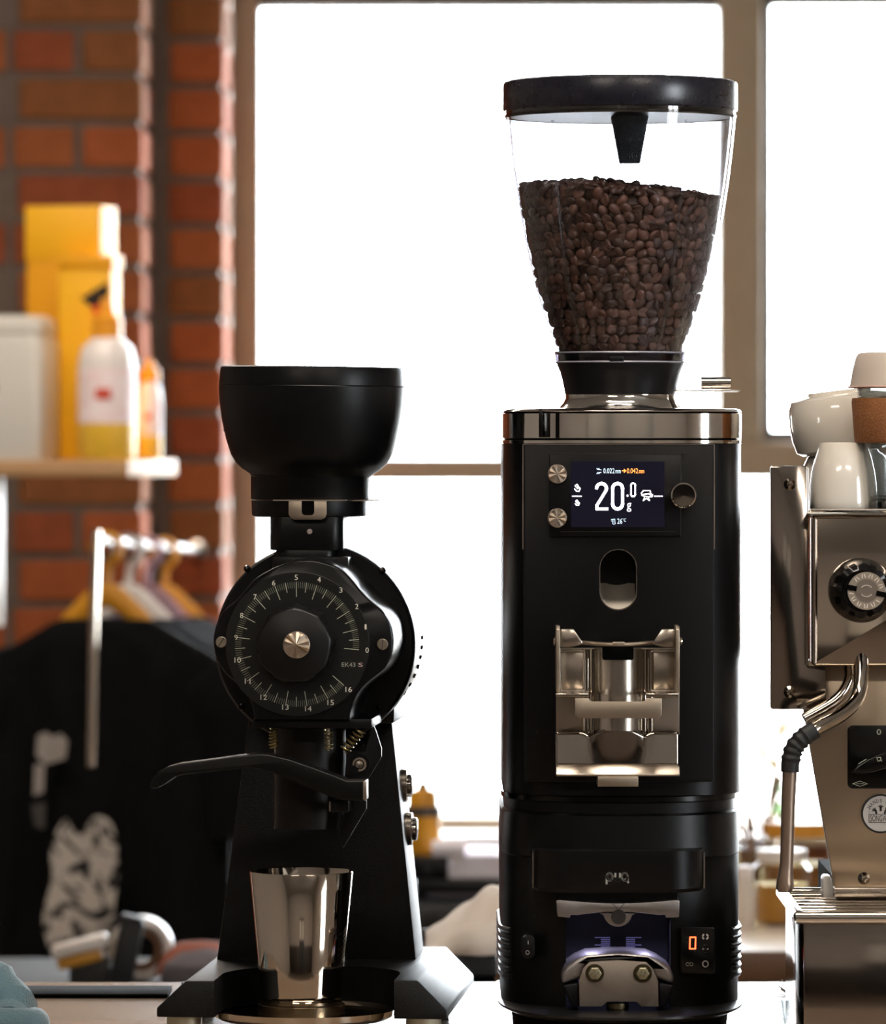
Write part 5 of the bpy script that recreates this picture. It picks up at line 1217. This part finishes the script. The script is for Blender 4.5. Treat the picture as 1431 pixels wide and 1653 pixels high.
for a, b in ((tx0+.03, yT0+.03), (tx0+.03, .2), (xe-.03, yT0+.03), (xe-.03, .2)): S.add('foot', lathe([(.014, 0), (.014, .03)], (a, b, 0), 20), RUBBER)

# cups on top of the machine
ztop_ = CT+sz(826, yS)+.0008
CER = M('cream_glazed_ceramic', '#d6d0c4', .12, var=.03, coat=.5)
def cupt(name, label, px, Y, z): return Thing(name, label, 'cup', px, Y, z, 0, 'ceramic cups on the espresso machine')
t = cupt('coffee_cup', 'small cream cup upside down on the machine before the larger cups', 1362, -.025, ztop_); k3 = t.k()
sp3 = [(53, 0), (55, 4), (55, 14), (54, 40), (51, 62), (46, 84), (40, 102), (37, 108), (33, 109), (30, 106), (0, 105)]
t.add('cup_bowl', lathe([(r*k3, h*k3) for r, h in sp3], seg=64), CER)
t.add('cup_handle', tube(smooth_path([(.008, .022, .043), (.012, .036, .04), (.012, .038, .026), (.009, .028, .015)], 5), .0032, 12), CER)
t = cupt('coffee_cup', 'large cream cup upside down at the base of the stack', 1368, .055, ztop_); k3 = t.k()
t.add('cup_bowl', lathe([(r*k3, h*k3) for r, h in [(80, 0), (82, 5), (80, 30), (74, 60), (64, 82), (56, 90), (48, 92), (0, 92)]], seg=64), CER)
t.add('foot_ring', lathe([(r*k3, h*k3) for r, h in [(52, 91), (50, 96), (46, 96), (45, 91)]], seg=64, close=False), CER)
zz_ = 96*k3
t = cupt('coffee_cup', 'large cream cup tilted on top of the stacked cups', 1367, .055, ztop_+zz_); t.o.rotation_euler = (0, math.radians(-7), 0)
t.add('cup_bowl', lathe([(r*k3, h*k3) for r, h in [(70, -4), (80, 2), (85, 22), (87, 48), (85, 72), (80, 85), (60, 90), (0, 92)]], seg=64), CER)
t.add('foot_ring', lathe([(r*k3, h*k3) for r, h in [(52, 90), (50, 96), (46, 96), (45, 90)]], seg=64, close=False), CER)
t.add('cup_handle', tube(smooth_path([(.026, -.036, .036), (.035, -.05, .034), (.036, -.053, .02), (.028, -.038, .01)], 5), .0038, 12), CER)
t = Thing('travel_cup', 'glass travel cup with cork band and pale silicone lid', 'cup', 1462, -.035, ztop_); k3 = t.k()
h = lambda py: (826-py)*k3
GLS = clear_mat('cup_glass', '#e4e6e6', .10, .02, .05)
t.add('glass_wall', lathe([(0, h(815)), (55*k3, h(815)), (60*k3, h(822)), (63*k3, h(818)), (64*k3, h(808)), (77*k3, h(640)), (78.5*k3, h(628)), (75*k3, h(628)), (60*k3, h(806)), (50*k3, h(802)), (0, h(801))], seg=64), GLS)
t.add('glass_base', lathe([(0, h(826)), (60*k3, h(826)), (64*k3, h(823)), (64*k3, h(812)), (55*k3, h(807)), (0, h(806))], seg=64), clear_mat('thick_glass', '#a9a7a2', .2, .05))
t.add('cork_band', lathe([(78*k3, h(717)), (80*k3, h(717.5)), (82*k3, h(714)), (86.5*k3, h(652)), (85.5*k3, h(646)), (84*k3, h(645)), (79*k3, h(645))], seg=64), M('cork', '#a06a3c', .8, var=.45, scale=260, bump=.4, bscale=500, col2='#7a4a26'))
ld = t.add('lid', lathe([(88*k3, h(628)), (90*k3, h(626.5)), (89*k3, h(622)), (85*k3, h(600)), (80*k3, h(580)), (76*k3, h(573)), (70*k3, h(571.5)), (0, h(571))], seg=64), M('beige_silicone', '#c4b8ac', .55))
t.add('lid_flange', lathe([(92*k3, h(629)), (93*k3, h(627.5)), (92*k3, h(626)), (86*k3, h(626))], seg=64, close=False), M('pink_flange', '#c09a8c', .5), parent=ld)

# small things on the counter between press and machine
t = Thing('counter_mat', 'corner of a black rubber mat under the machine tray', 'mat', 1290, -.12, CT)
t.add('mat_sheet', prism([], 0, 0) if False else loftz([([(t.x(1222, -.02), -.02), (t.x(1262, .01), .012), (t.x(1268, .03), .02), (t.x(1292, .0), .01), (t.x(1292, -.1), -.1), (t.x(1222, -.1), -.1)], 0), ([(t.x(1222, -.02), -.02), (t.x(1262, .01), .012), (t.x(1268, .03), .02), (t.x(1292, .0), .01), (t.x(1292, -.1), -.1), (t.x(1222, -.1), -.1)], .004)]), RUBBER)
t.add('mat_lip', tube([(t.x(1222, -.02), -.02, .004), (t.x(1262, .01), .012, .004)], .0015, 8), RUBBER)
t = Thing('shot_glass', 'small clear glass lying beside the machine tray', 'glass', 1286, .02, CT)
t.add('glass_wall', lathe([(.0, 0), (.010, .0), (.011, .002), (.013, .024), (.0122, .024), (.0095, .004), (0, .003)], seg=32), GLS)
t.add('glass_foot', lathe([(0, 0), (.0105, 0), (.0108, .003), (0, .0035)], seg=32), clear_mat('thick_glass', '#a9a7a2', .2, .05))
t = Thing('cleaning_brush', 'pale bristle brush lying behind the drip tray corner', 'brush', 1290, .18, CT)
t.add('brush_handle', tube([(.0, 0, .008), (.07, .01, .008)], .007, 12), PALE)
rnd = random.Random(9); bl = []
for i in range(60):
    a = rnd.uniform(-1.2, 1.2); r_ = rnd.uniform(.012, .026); bl.append(tube([(0, rnd.uniform(-.006, .006), .007), (-r_*math.cos(a)*.8, rnd.uniform(-.01, .01), .008+r_*abs(math.sin(a))*.9)], .0004, 4))
br_ = t.add('bristles', join(*bl), M('white_bristle', '#e8e4de', .6)); br_['kind'] = 'stuff'
